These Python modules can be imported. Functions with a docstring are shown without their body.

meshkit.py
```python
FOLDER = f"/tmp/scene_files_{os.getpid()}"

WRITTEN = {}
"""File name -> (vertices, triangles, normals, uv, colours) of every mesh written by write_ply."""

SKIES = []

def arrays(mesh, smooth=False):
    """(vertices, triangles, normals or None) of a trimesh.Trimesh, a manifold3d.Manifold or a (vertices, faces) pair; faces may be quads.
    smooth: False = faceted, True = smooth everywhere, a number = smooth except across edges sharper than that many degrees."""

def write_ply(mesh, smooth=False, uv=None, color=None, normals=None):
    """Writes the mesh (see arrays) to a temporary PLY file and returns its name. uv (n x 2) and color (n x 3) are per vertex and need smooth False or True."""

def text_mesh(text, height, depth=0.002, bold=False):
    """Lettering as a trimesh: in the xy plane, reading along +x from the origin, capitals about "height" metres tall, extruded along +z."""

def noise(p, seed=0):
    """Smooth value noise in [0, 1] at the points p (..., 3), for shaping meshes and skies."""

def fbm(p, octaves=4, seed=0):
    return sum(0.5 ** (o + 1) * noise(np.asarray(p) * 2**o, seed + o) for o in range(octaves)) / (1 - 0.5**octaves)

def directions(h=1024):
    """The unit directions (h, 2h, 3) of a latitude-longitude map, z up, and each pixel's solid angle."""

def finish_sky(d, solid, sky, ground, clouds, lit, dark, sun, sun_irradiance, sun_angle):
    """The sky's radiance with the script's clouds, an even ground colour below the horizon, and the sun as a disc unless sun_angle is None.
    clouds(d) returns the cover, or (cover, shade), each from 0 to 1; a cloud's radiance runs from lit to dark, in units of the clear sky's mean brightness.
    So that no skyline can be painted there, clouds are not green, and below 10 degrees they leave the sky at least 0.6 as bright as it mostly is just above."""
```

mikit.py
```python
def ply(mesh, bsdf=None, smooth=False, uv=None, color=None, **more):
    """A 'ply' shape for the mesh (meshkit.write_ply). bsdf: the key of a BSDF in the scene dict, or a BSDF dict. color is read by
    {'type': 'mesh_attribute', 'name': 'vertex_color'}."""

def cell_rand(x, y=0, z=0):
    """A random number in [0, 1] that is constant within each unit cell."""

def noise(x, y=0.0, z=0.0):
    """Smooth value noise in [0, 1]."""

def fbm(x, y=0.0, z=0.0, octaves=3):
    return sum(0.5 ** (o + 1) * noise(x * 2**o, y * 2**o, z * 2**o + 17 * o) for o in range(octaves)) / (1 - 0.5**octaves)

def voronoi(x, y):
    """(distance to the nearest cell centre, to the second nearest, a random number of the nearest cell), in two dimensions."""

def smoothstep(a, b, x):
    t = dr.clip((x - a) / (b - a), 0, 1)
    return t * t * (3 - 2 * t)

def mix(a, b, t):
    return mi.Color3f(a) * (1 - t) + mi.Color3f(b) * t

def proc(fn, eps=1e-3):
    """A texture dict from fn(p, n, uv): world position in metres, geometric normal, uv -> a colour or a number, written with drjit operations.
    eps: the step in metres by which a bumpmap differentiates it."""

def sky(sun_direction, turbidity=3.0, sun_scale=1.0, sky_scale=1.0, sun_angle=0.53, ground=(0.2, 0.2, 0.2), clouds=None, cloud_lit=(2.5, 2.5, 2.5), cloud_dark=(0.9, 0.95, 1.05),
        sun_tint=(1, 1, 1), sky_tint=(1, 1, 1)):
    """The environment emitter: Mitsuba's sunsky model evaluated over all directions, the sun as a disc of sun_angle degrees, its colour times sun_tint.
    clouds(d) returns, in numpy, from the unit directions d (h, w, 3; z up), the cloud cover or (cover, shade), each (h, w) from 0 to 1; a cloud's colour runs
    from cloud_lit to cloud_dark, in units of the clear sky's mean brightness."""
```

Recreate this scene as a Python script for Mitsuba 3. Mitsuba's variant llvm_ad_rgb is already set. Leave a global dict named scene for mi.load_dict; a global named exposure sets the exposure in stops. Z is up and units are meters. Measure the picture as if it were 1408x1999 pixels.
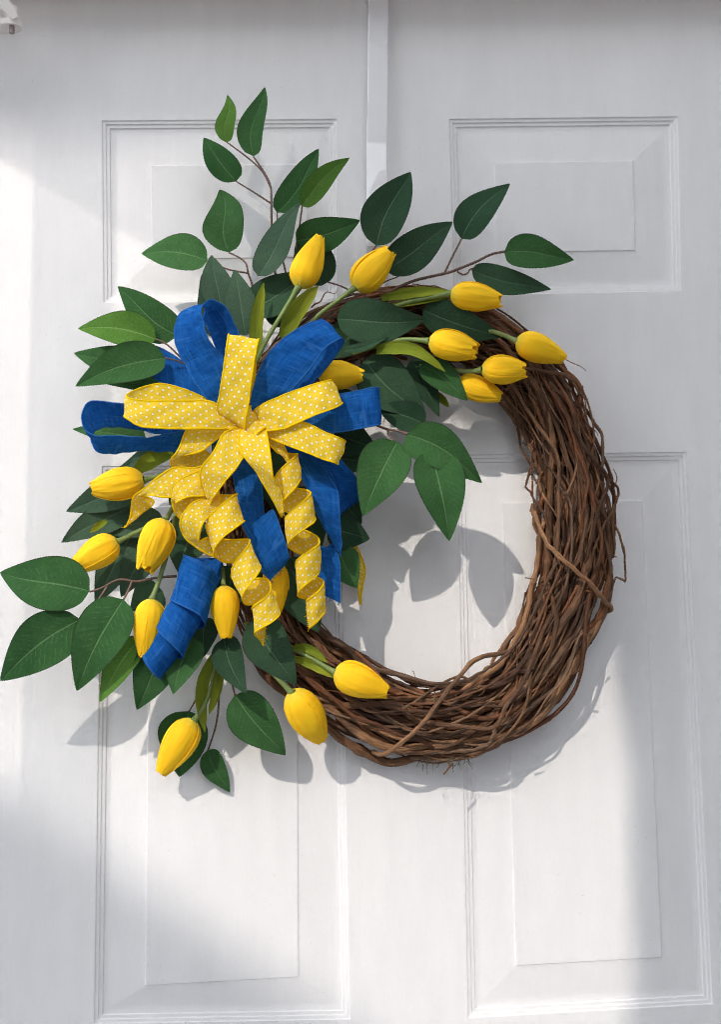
"""A grapevine wreath with yellow tulips, green leaves and a yellow and blue bow on a white panelled door, in sunlight. Metres, z up;
the door's face is the plane y = 0 and the viewer stands at negative y."""
import math
import numpy as np
import trimesh
import shapely.geometry as sg
import drjit as dr
import mitsuba as mi
import mikit
import meshkit
from mikit import proc, noise, fbm, cell_rand, smoothstep, mix
from scipy.interpolate import CubicSpline, Akima1DInterpolator
from scipy.spatial.transform import Rotation

T = mi.ScalarTransform4f
scene, labels = {}, {}

# ---------------------------------------------------------------- camera, sky, exposure
CAM_AT = (0.0, -1.4888, 1.2672)
CAM_TO = (0.0, 0.0, 1.45)
CAM_UP = (0.0122, -0.1219, 0.9925)
X_FOV = 32.6963
scene['camera'] = {'type': 'perspective', 'fov': X_FOV, 'fov_axis': 'x', 'near_clip': 0.05, 'far_clip': 200.0,
                   'to_world': T().look_at(origin=list(CAM_AT), target=list(CAM_TO), up=list(CAM_UP))}
SUN = np.array([-0.48, -1.0, 0.73])
def hazy(d):
    """thin high cloud everywhere, brighter overhead and round the sun, as haze is"""
    toward = np.clip(d @ (SUN / np.linalg.norm(SUN)), 0, 1) ** 3
    return 0.8 + 0.2 * meshkit.fbm(d * 3.0, 3, 5), 0.75 - 0.6 * toward
scene['sky'] = mikit.sky(SUN.tolist(), turbidity=3, sun_scale=0.215, sky_scale=1.3, sun_angle=0.53, sun_tint=(0.88, 1.0, 1.30),
                         clouds=hazy, cloud_lit=(4.15, 4.2, 4.35), cloud_dark=(1.08, 1.11, 1.19), ground=(0.16, 0.16, 0.165))
exposure = 3.06

# ---------------------------------------------------------------- measured points (metres)
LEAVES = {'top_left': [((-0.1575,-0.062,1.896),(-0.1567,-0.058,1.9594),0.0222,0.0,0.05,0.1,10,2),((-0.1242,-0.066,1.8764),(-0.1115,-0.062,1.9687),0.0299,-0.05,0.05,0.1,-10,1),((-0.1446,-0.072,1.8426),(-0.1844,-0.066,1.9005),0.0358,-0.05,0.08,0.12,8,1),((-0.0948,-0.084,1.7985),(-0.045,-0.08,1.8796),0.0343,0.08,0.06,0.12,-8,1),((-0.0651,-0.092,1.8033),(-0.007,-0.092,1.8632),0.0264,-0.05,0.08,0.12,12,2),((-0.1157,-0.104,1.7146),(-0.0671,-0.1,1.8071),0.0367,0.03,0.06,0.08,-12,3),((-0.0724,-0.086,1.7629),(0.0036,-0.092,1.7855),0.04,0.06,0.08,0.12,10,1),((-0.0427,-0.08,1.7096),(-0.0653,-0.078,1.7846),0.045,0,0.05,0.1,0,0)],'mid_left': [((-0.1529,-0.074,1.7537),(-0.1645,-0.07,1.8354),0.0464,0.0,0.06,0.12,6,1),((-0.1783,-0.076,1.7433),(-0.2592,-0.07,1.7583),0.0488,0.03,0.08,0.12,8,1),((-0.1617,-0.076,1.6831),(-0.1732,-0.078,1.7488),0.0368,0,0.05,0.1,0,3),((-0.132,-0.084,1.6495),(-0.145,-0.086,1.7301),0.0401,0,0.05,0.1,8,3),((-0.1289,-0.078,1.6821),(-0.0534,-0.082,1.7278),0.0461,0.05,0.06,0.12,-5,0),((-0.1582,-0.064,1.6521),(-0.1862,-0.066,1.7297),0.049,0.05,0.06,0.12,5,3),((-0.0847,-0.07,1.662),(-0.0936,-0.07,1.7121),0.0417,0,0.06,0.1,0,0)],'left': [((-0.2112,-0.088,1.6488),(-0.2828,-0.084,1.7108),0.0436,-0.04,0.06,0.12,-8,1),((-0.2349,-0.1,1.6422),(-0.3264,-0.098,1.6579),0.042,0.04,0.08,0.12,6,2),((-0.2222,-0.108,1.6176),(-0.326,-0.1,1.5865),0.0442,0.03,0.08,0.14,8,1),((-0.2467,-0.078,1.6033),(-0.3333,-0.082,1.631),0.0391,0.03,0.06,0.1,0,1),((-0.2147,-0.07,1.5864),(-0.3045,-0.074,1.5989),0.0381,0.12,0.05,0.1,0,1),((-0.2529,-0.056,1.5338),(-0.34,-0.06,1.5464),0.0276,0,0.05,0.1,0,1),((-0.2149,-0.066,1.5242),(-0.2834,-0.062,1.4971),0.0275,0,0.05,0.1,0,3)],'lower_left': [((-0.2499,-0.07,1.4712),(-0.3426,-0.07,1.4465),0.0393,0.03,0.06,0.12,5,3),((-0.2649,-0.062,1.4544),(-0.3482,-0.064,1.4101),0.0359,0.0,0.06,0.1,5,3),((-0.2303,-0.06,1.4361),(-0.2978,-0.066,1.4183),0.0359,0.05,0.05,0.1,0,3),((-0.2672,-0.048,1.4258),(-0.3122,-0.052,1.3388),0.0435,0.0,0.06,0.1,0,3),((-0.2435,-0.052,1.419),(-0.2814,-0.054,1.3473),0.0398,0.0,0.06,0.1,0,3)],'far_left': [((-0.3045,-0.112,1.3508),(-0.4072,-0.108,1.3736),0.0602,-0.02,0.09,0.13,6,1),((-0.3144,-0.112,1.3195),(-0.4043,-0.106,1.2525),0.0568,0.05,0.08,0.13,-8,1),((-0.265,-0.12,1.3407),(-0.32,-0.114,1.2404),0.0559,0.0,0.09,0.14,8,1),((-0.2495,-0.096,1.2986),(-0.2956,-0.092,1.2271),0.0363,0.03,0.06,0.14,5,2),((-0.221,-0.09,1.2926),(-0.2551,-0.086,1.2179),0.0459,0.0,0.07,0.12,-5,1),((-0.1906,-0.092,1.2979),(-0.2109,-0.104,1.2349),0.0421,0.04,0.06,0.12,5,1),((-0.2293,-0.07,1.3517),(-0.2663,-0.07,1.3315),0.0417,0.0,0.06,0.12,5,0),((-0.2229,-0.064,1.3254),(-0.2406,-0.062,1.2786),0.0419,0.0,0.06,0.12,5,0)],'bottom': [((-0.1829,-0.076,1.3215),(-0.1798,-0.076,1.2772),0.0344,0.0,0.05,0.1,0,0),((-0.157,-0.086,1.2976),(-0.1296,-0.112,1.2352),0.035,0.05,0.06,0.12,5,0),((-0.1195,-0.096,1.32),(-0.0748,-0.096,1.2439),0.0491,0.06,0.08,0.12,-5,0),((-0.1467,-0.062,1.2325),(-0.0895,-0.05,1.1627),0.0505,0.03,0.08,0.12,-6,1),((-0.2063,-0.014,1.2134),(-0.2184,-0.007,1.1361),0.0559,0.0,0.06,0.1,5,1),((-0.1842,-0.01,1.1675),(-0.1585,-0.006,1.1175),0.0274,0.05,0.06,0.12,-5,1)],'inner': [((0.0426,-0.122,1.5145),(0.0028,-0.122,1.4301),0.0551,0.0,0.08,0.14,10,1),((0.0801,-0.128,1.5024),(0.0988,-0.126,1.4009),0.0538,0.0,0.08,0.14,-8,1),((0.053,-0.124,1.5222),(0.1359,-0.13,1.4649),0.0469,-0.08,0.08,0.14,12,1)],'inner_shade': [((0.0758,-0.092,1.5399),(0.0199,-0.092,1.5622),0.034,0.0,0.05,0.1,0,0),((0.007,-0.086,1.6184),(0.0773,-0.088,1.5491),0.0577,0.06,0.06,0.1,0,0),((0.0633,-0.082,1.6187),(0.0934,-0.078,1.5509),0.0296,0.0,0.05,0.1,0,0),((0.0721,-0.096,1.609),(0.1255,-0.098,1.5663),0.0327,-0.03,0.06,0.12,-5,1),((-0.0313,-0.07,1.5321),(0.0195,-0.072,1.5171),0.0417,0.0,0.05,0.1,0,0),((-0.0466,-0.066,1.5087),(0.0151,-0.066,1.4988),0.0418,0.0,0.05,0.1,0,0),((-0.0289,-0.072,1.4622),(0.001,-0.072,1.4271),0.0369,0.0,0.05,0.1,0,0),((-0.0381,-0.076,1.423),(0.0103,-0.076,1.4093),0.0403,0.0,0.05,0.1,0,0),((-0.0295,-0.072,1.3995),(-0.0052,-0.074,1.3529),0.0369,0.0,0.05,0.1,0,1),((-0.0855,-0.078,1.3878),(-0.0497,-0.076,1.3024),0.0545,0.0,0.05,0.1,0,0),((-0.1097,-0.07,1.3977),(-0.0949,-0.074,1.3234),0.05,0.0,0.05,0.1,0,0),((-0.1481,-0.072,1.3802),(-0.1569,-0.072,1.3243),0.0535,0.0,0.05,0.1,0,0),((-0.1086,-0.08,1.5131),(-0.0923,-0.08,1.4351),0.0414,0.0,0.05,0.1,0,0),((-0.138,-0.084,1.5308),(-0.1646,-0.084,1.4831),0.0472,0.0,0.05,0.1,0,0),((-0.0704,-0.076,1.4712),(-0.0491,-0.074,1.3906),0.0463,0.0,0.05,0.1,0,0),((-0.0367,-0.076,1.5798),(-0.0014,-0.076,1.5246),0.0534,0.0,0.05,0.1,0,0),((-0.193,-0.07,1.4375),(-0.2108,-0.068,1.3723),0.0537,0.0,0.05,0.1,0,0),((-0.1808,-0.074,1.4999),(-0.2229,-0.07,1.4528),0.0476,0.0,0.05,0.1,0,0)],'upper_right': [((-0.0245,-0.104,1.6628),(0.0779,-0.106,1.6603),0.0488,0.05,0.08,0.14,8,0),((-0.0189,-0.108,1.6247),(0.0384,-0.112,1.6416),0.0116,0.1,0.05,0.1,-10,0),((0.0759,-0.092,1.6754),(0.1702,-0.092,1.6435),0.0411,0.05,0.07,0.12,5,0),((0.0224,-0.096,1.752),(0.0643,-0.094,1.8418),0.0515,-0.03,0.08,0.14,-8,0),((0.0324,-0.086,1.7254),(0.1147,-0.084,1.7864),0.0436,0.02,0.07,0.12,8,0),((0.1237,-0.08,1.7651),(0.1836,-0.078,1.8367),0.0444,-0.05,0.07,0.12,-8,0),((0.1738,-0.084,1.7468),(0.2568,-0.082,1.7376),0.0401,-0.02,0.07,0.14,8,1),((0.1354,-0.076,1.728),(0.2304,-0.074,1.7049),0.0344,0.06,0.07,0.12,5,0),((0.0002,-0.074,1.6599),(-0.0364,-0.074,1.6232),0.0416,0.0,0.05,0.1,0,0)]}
TWIGS = {'top_left': [(0.0015,[(-0.0965,-0.072,1.7115),(-0.1011,-0.074,1.7675),(-0.1023,-0.072,1.8127),(-0.1036,-0.07,1.8378),(-0.1098,-0.068,1.8528),(-0.1242,-0.066,1.8757)]),(0.0011,[(-0.103,-0.07,1.8339),(-0.1135,-0.068,1.8561),(-0.1336,-0.065,1.8769),(-0.1487,-0.063,1.8896),(-0.1575,-0.062,1.8967)]),(0.0011,[(-0.1029,-0.072,1.8146),(-0.1207,-0.072,1.827),(-0.1446,-0.072,1.8426)]),(0.0012,[(-0.0766,-0.078,1.7344),(-0.068,-0.086,1.7817),(-0.0646,-0.091,1.8037)]),(0.0012,[(-0.0839,-0.078,1.722),(-0.0927,-0.08,1.7653),(-0.0948,-0.083,1.7989)]),(0.0012,[(0.0006,-0.076,1.6916),(-0.0053,-0.077,1.7007),(-0.0204,-0.078,1.7099),(-0.0354,-0.079,1.7142)])],'mid_left': [(0.0013,[(-0.1211,-0.07,1.6937),(-0.1269,-0.072,1.7194),(-0.1304,-0.074,1.7301),(-0.1327,-0.075,1.7399),(-0.1437,-0.075,1.7488),(-0.1529,-0.074,1.7537)]),(0.0012,[(-0.1304,-0.074,1.7283),(-0.1419,-0.075,1.73),(-0.157,-0.076,1.7336),(-0.1783,-0.076,1.7433)])],'left': [(0.0014,[(-0.1671,-0.09,1.5843),(-0.1949,-0.096,1.6099),(-0.2075,-0.1,1.6218),(-0.2222,-0.101,1.6357),(-0.2349,-0.1,1.6422)]),(0.0012,[(-0.1902,-0.096,1.6063),(-0.2068,-0.104,1.6142),(-0.2223,-0.107,1.6178)]),(0.0012,[(-0.1803,-0.08,1.599),(-0.1978,-0.085,1.6286),(-0.2114,-0.087,1.6491)])],'lower_left': [(0.0013,[(-0.2053,-0.068,1.4679),(-0.2289,-0.07,1.4619),(-0.2498,-0.07,1.47)])],'far_left': [(0.0015,[(-0.2089,-0.1,1.3671),(-0.2339,-0.106,1.3647),(-0.2551,-0.11,1.3612),(-0.2676,-0.111,1.3636),(-0.2779,-0.111,1.3614),(-0.2902,-0.112,1.3546),(-0.3045,-0.112,1.3502)]),(0.0014,[(-0.2847,-0.111,1.3569),(-0.289,-0.112,1.3489),(-0.3023,-0.113,1.3313),(-0.3141,-0.113,1.3189)]),(0.0016,[(-0.2574,-0.11,1.3612),(-0.26,-0.114,1.3524),(-0.2652,-0.119,1.3402)])],'bottom': [(0.0013,[(-0.1647,-0.08,1.2833),(-0.1578,-0.084,1.2717),(-0.1509,-0.072,1.2513),(-0.1467,-0.062,1.2319)]),(0.0012,[(-0.1685,-0.072,1.2718),(-0.1872,-0.04,1.2437),(-0.1986,-0.022,1.2243),(-0.2063,-0.014,1.2128)]),(0.0014,[(-0.1651,-0.076,1.2718),(-0.1669,-0.05,1.2248),(-0.1743,-0.022,1.1931),(-0.1842,-0.01,1.1669)])],'inner': [(0.0016,[(-0.0069,-0.096,1.5479),(0.0164,-0.108,1.5375),(0.0319,-0.116,1.5298),(0.0422,-0.12,1.5272),(0.0536,-0.124,1.5222)]),(0.0014,[(0.0319,-0.116,1.5298),(0.0346,-0.119,1.521),(0.0426,-0.121,1.5135)]),(0.0014,[(0.048,-0.122,1.5255),(0.065,-0.125,1.5177),(0.0802,-0.127,1.502)])],'upper_right': [(0.0019,[(-0.0057,-0.08,1.6675),(0.0309,-0.08,1.6962),(0.0614,-0.08,1.7127),(0.0918,-0.08,1.7204),(0.1131,-0.08,1.7257),(0.1254,-0.08,1.7306),(0.1405,-0.082,1.736),(0.1575,-0.083,1.7442),(0.1745,-0.084,1.7474)]),(0.0013,[(0.1028,-0.08,1.7234),(0.1136,-0.08,1.7451),(0.1237,-0.08,1.7645)]),(0.0012,[(0.118,-0.08,1.725),(0.125,-0.082,1.7206),(0.1299,-0.082,1.7224),(0.1334,-0.078,1.728),(0.1378,-0.076,1.7299)]),(0.0013,[(0.0079,-0.08,1.6922),(0.0145,-0.092,1.7411),(0.0224,-0.095,1.7524)])]}
TULIPS = [('upright yellow tulip bud standing above the others at the top',(-0.0678,-0.112,1.6987),(-0.0439,-0.104,1.7606),0.0371,20,0.0,[(-0.0678,-0.112,1.6999),(-0.0883,-0.108,1.6667),(-0.1064,-0.104,1.6377),(-0.122,-0.096,1.6066)],[([(-0.1174,-0.1,1.6177),(-0.1181,-0.106,1.6525),(-0.1092,-0.104,1.7072)],0.0176),([(-0.0869,-0.104,1.6405),(-0.0733,-0.112,1.6653),(-0.0454,-0.11,1.7002)],0.0222)]),('yellow tulip bud with a folded tip beside the hanger strap',(-0.0028,-0.11,1.6966),(0.0389,-0.106,1.7434),0.0371,100,0.25,[(-0.0028,-0.11,1.6979),(-0.0261,-0.104,1.6823),(-0.0502,-0.098,1.6648),(-0.0837,-0.09,1.6259)],[]),('yellow tulip bud farthest up the right-hand spray with a long pale leaf behind',(0.1075,-0.106,1.6898),(0.168,-0.104,1.6811),0.0349,75,0.35,[(0.1081,-0.106,1.6904),(0.0838,-0.104,1.6864),(0.0542,-0.098,1.6819),(0.0003,-0.09,1.6615)],[([(0.0275,-0.096,1.6883),(0.0662,-0.102,1.6928),(0.1101,-0.104,1.6934)],0.0129),([(0.0364,-0.096,1.679),(0.0721,-0.1,1.6835),(0.1047,-0.102,1.6861)],0.0082)]),('open-tipped yellow tulip bud above two others at the right',(0.0807,-0.12,1.6311),(0.1381,-0.116,1.6182),0.0357,80,0.55,[(0.0808,-0.118,1.631),(0.0617,-0.114,1.6341),(0.0413,-0.108,1.6342),(-0.0061,-0.092,1.6244)],[([(0.0206,-0.104,1.6246),(0.0586,-0.114,1.6222),(0.0992,-0.112,1.5964)],0.0187)]),('open-tipped yellow tulip bud lowest on the bare vine at the right',(0.1409,-0.112,1.5989),(0.1936,-0.108,1.5974),0.0347,78,0.5,[(0.1411,-0.11,1.5987),(0.1264,-0.104,1.5986),(0.1093,-0.096,1.6025),(0.0713,-0.088,1.6092)],[]),('yellow tulip bud farthest to the right',(0.1833,-0.1,1.6357),(0.2391,-0.092,1.6152),0.0339,30,0.05,[(0.1853,-0.098,1.6338),(0.1699,-0.094,1.643),(0.1497,-0.09,1.6505),(0.1084,-0.084,1.6557)],[]),('yellow tulip bud half hidden under a mid-green leaf',(0.1138,-0.088,1.5904),(0.1662,-0.084,1.5718),0.0318,200,0.1,[(0.1158,-0.086,1.589),(0.0893,-0.082,1.5982)],[([(0.0863,-0.076,1.5813),(0.0953,-0.074,1.5737),(0.1055,-0.072,1.5636)],0.0094)]),('yellow tulip bud peeping out between the blue loops',(-0.0464,-0.104,1.5983),(0.0049,-0.106,1.5948),0.0337,250,0.3,[(-0.0453,-0.102,1.5982),(-0.0657,-0.096,1.5908)],[]),('yellow tulip bud at the left below the blue loop',(-0.2449,-0.112,1.4763),(-0.3064,-0.106,1.4668),0.0359,70,0.2,[(-0.2452,-0.11,1.4755),(-0.2239,-0.102,1.4841),(-0.1961,-0.092,1.4972)],[([(-0.2142,-0.098,1.5083),(-0.2354,-0.104,1.5004),(-0.2605,-0.1,1.4848)],0.0199)]),('yellow tulip bud with its tip tucked behind a big leaf at far left',(-0.277,-0.098,1.4083),(-0.3304,-0.094,1.3766),0.0363,90,0.1,[(-0.277,-0.098,1.4071),(-0.2572,-0.092,1.418),(-0.2206,-0.084,1.4362)],[([(-0.2916,-0.088,1.4324),(-0.2988,-0.09,1.4276),(-0.3098,-0.09,1.4189)],0.0082)]),('yellow tulip bud hanging with an open squared tip left of the curls',(-0.2188,-0.124,1.4291),(-0.243,-0.12,1.3701),0.039,60,0.5,[(-0.2192,-0.122,1.4282),(-0.213,-0.114,1.4412),(-0.206,-0.104,1.4629)],[]),('yellow tulip bud partly behind the blue curl',(-0.235,-0.112,1.3408),(-0.2422,-0.11,1.2761),0.0347,45,0.15,[(-0.235,-0.112,1.3396),(-0.2286,-0.11,1.358),(-0.2211,-0.108,1.384),(-0.2138,-0.104,1.4162),(-0.2097,-0.098,1.4461)],[]),('shaded yellow tulip bud hanging right of the blue curl',(-0.1542,-0.112,1.3547),(-0.1513,-0.112,1.2959),0.0347,185,0.1,[(-0.1544,-0.11,1.3537),(-0.1578,-0.096,1.3755)],[]),('yellow tulip bud mostly hidden behind the hanging yellow curl',(-0.0991,-0.086,1.3843),(-0.0964,-0.086,1.3253),0.0306,30,0.1,[(-0.0993,-0.084,1.3827),(-0.1019,-0.08,1.3996)],[]),('yellow tulip bud lying on the vines at the bottom of the ring',(-0.0307,-0.106,1.2588),(0.0279,-0.1,1.2342),0.0373,75,0.1,[(-0.0297,-0.104,1.2565),(-0.0503,-0.1,1.2692),(-0.0736,-0.092,1.2821),(-0.1031,-0.084,1.2999)],[([(-0.0793,-0.094,1.2845),(-0.0618,-0.098,1.2842),(-0.0389,-0.098,1.2674)],0.0105),([(-0.0783,-0.092,1.2736),(-0.0533,-0.098,1.2647),(-0.0304,-0.098,1.2507)],0.0117)]),('yellow tulip bud hanging from a long green stem over the lower vines',(-0.0789,-0.096,1.2365),(-0.0477,-0.062,1.1804),0.0403,95,0.05,[(-0.0789,-0.095,1.2342),(-0.1022,-0.098,1.2596),(-0.1215,-0.094,1.2873),(-0.1318,-0.088,1.3146)],[]),('lowest yellow tulip bud,in front of two green leaves',(-0.1964,-0.046,1.2039),(-0.2349,-0.04,1.1439),0.0401,95,0.05,[(-0.1964,-0.046,1.2028),(-0.181,-0.056,1.2252),(-0.1699,-0.07,1.2544),(-0.1641,-0.08,1.2833)],[([(-0.1692,-0.076,1.2776),(-0.1846,-0.06,1.2428),(-0.1846,-0.036,1.1892)],0.0164),([(-0.1608,-0.078,1.2804),(-0.1663,-0.066,1.2427),(-0.1784,-0.048,1.2102)],0.0129)])]
YELLOW_LOOPS = [[(-0.1258,-0.138,1.5369,-0.1201,-0.138,1.5287),(-0.1455,-0.152,1.5366,-0.1245,-0.152,1.5249),(-0.156,-0.164,1.5446,-0.1251,-0.164,1.53),(-0.1517,-0.172,1.5628,-0.1204,-0.172,1.5539),(-0.1474,-0.176,1.5904,-0.1155,-0.176,1.5866),(-0.1437,-0.174,1.6178,-0.1112,-0.174,1.6133),(-0.1433,-0.168,1.6269,-0.11,-0.168,1.623),(-0.1443,-0.158,1.6296,-0.1108,-0.158,1.6251),(-0.1474,-0.146,1.6211,-0.1147,-0.146,1.6166),(-0.1473,-0.136,1.5972,-0.1167,-0.136,1.5927),(-0.1365,-0.128,1.5636,-0.1221,-0.128,1.5587)],[(-0.1243,-0.142,1.5349,-0.1243,-0.142,1.5268),(-0.1426,-0.152,1.5441,-0.1398,-0.152,1.5262),(-0.1582,-0.16,1.5524,-0.1558,-0.16,1.5243),(-0.1934,-0.17,1.5541,-0.1965,-0.17,1.5229),(-0.2246,-0.174,1.5531,-0.2294,-0.174,1.5242),(-0.2479,-0.172,1.5561,-0.2443,-0.172,1.5282),(-0.2577,-0.162,1.5618,-0.2558,-0.162,1.5377),(-0.2574,-0.146,1.5682,-0.2572,-0.146,1.545),(-0.2483,-0.134,1.576,-0.248,-0.134,1.5503),(-0.233,-0.126,1.583,-0.2321,-0.126,1.5535),(-0.2092,-0.122,1.5812,-0.209,-0.122,1.5517),(-0.1751,-0.12,1.5676,-0.1751,-0.12,1.5422),(-0.1337,-0.128,1.5413,-0.1337,-0.128,1.5313)],[(-0.121,-0.14,1.5422,-0.1142,-0.14,1.527),(-0.1071,-0.156,1.5514,-0.0999,-0.156,1.5221),(-0.0793,-0.166,1.561,-0.0767,-0.166,1.525),(-0.0537,-0.174,1.5686,-0.05,-0.174,1.5344),(-0.0352,-0.174,1.5729,-0.0259,-0.174,1.5432),(-0.0314,-0.166,1.5759,-0.0182,-0.166,1.5499),(-0.03,-0.154,1.5752,-0.0201,-0.154,1.5531),(-0.0525,-0.134,1.566,-0.0457,-0.134,1.5495),(-0.0876,-0.126,1.5517,-0.0848,-0.126,1.5399),(-0.1167,-0.124,1.5395,-0.1138,-0.124,1.5336)],[(-0.1142,-0.14,1.5294,-0.1097,-0.14,1.5212),(-0.0917,-0.152,1.5273,-0.0872,-0.152,1.5095),(-0.0612,-0.162,1.5302,-0.0575,-0.162,1.496),(-0.0353,-0.166,1.5165,-0.0406,-0.166,1.4883),(-0.0181,-0.164,1.5099,-0.0267,-0.164,1.4839),(-0.0137,-0.156,1.5084,-0.0235,-0.156,1.4835),(-0.0195,-0.144,1.5112,-0.0271,-0.144,1.4895),(-0.0473,-0.128,1.5215,-0.0532,-0.128,1.5012),(-0.088,-0.122,1.529,-0.0909,-0.122,1.5185)]]
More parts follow.
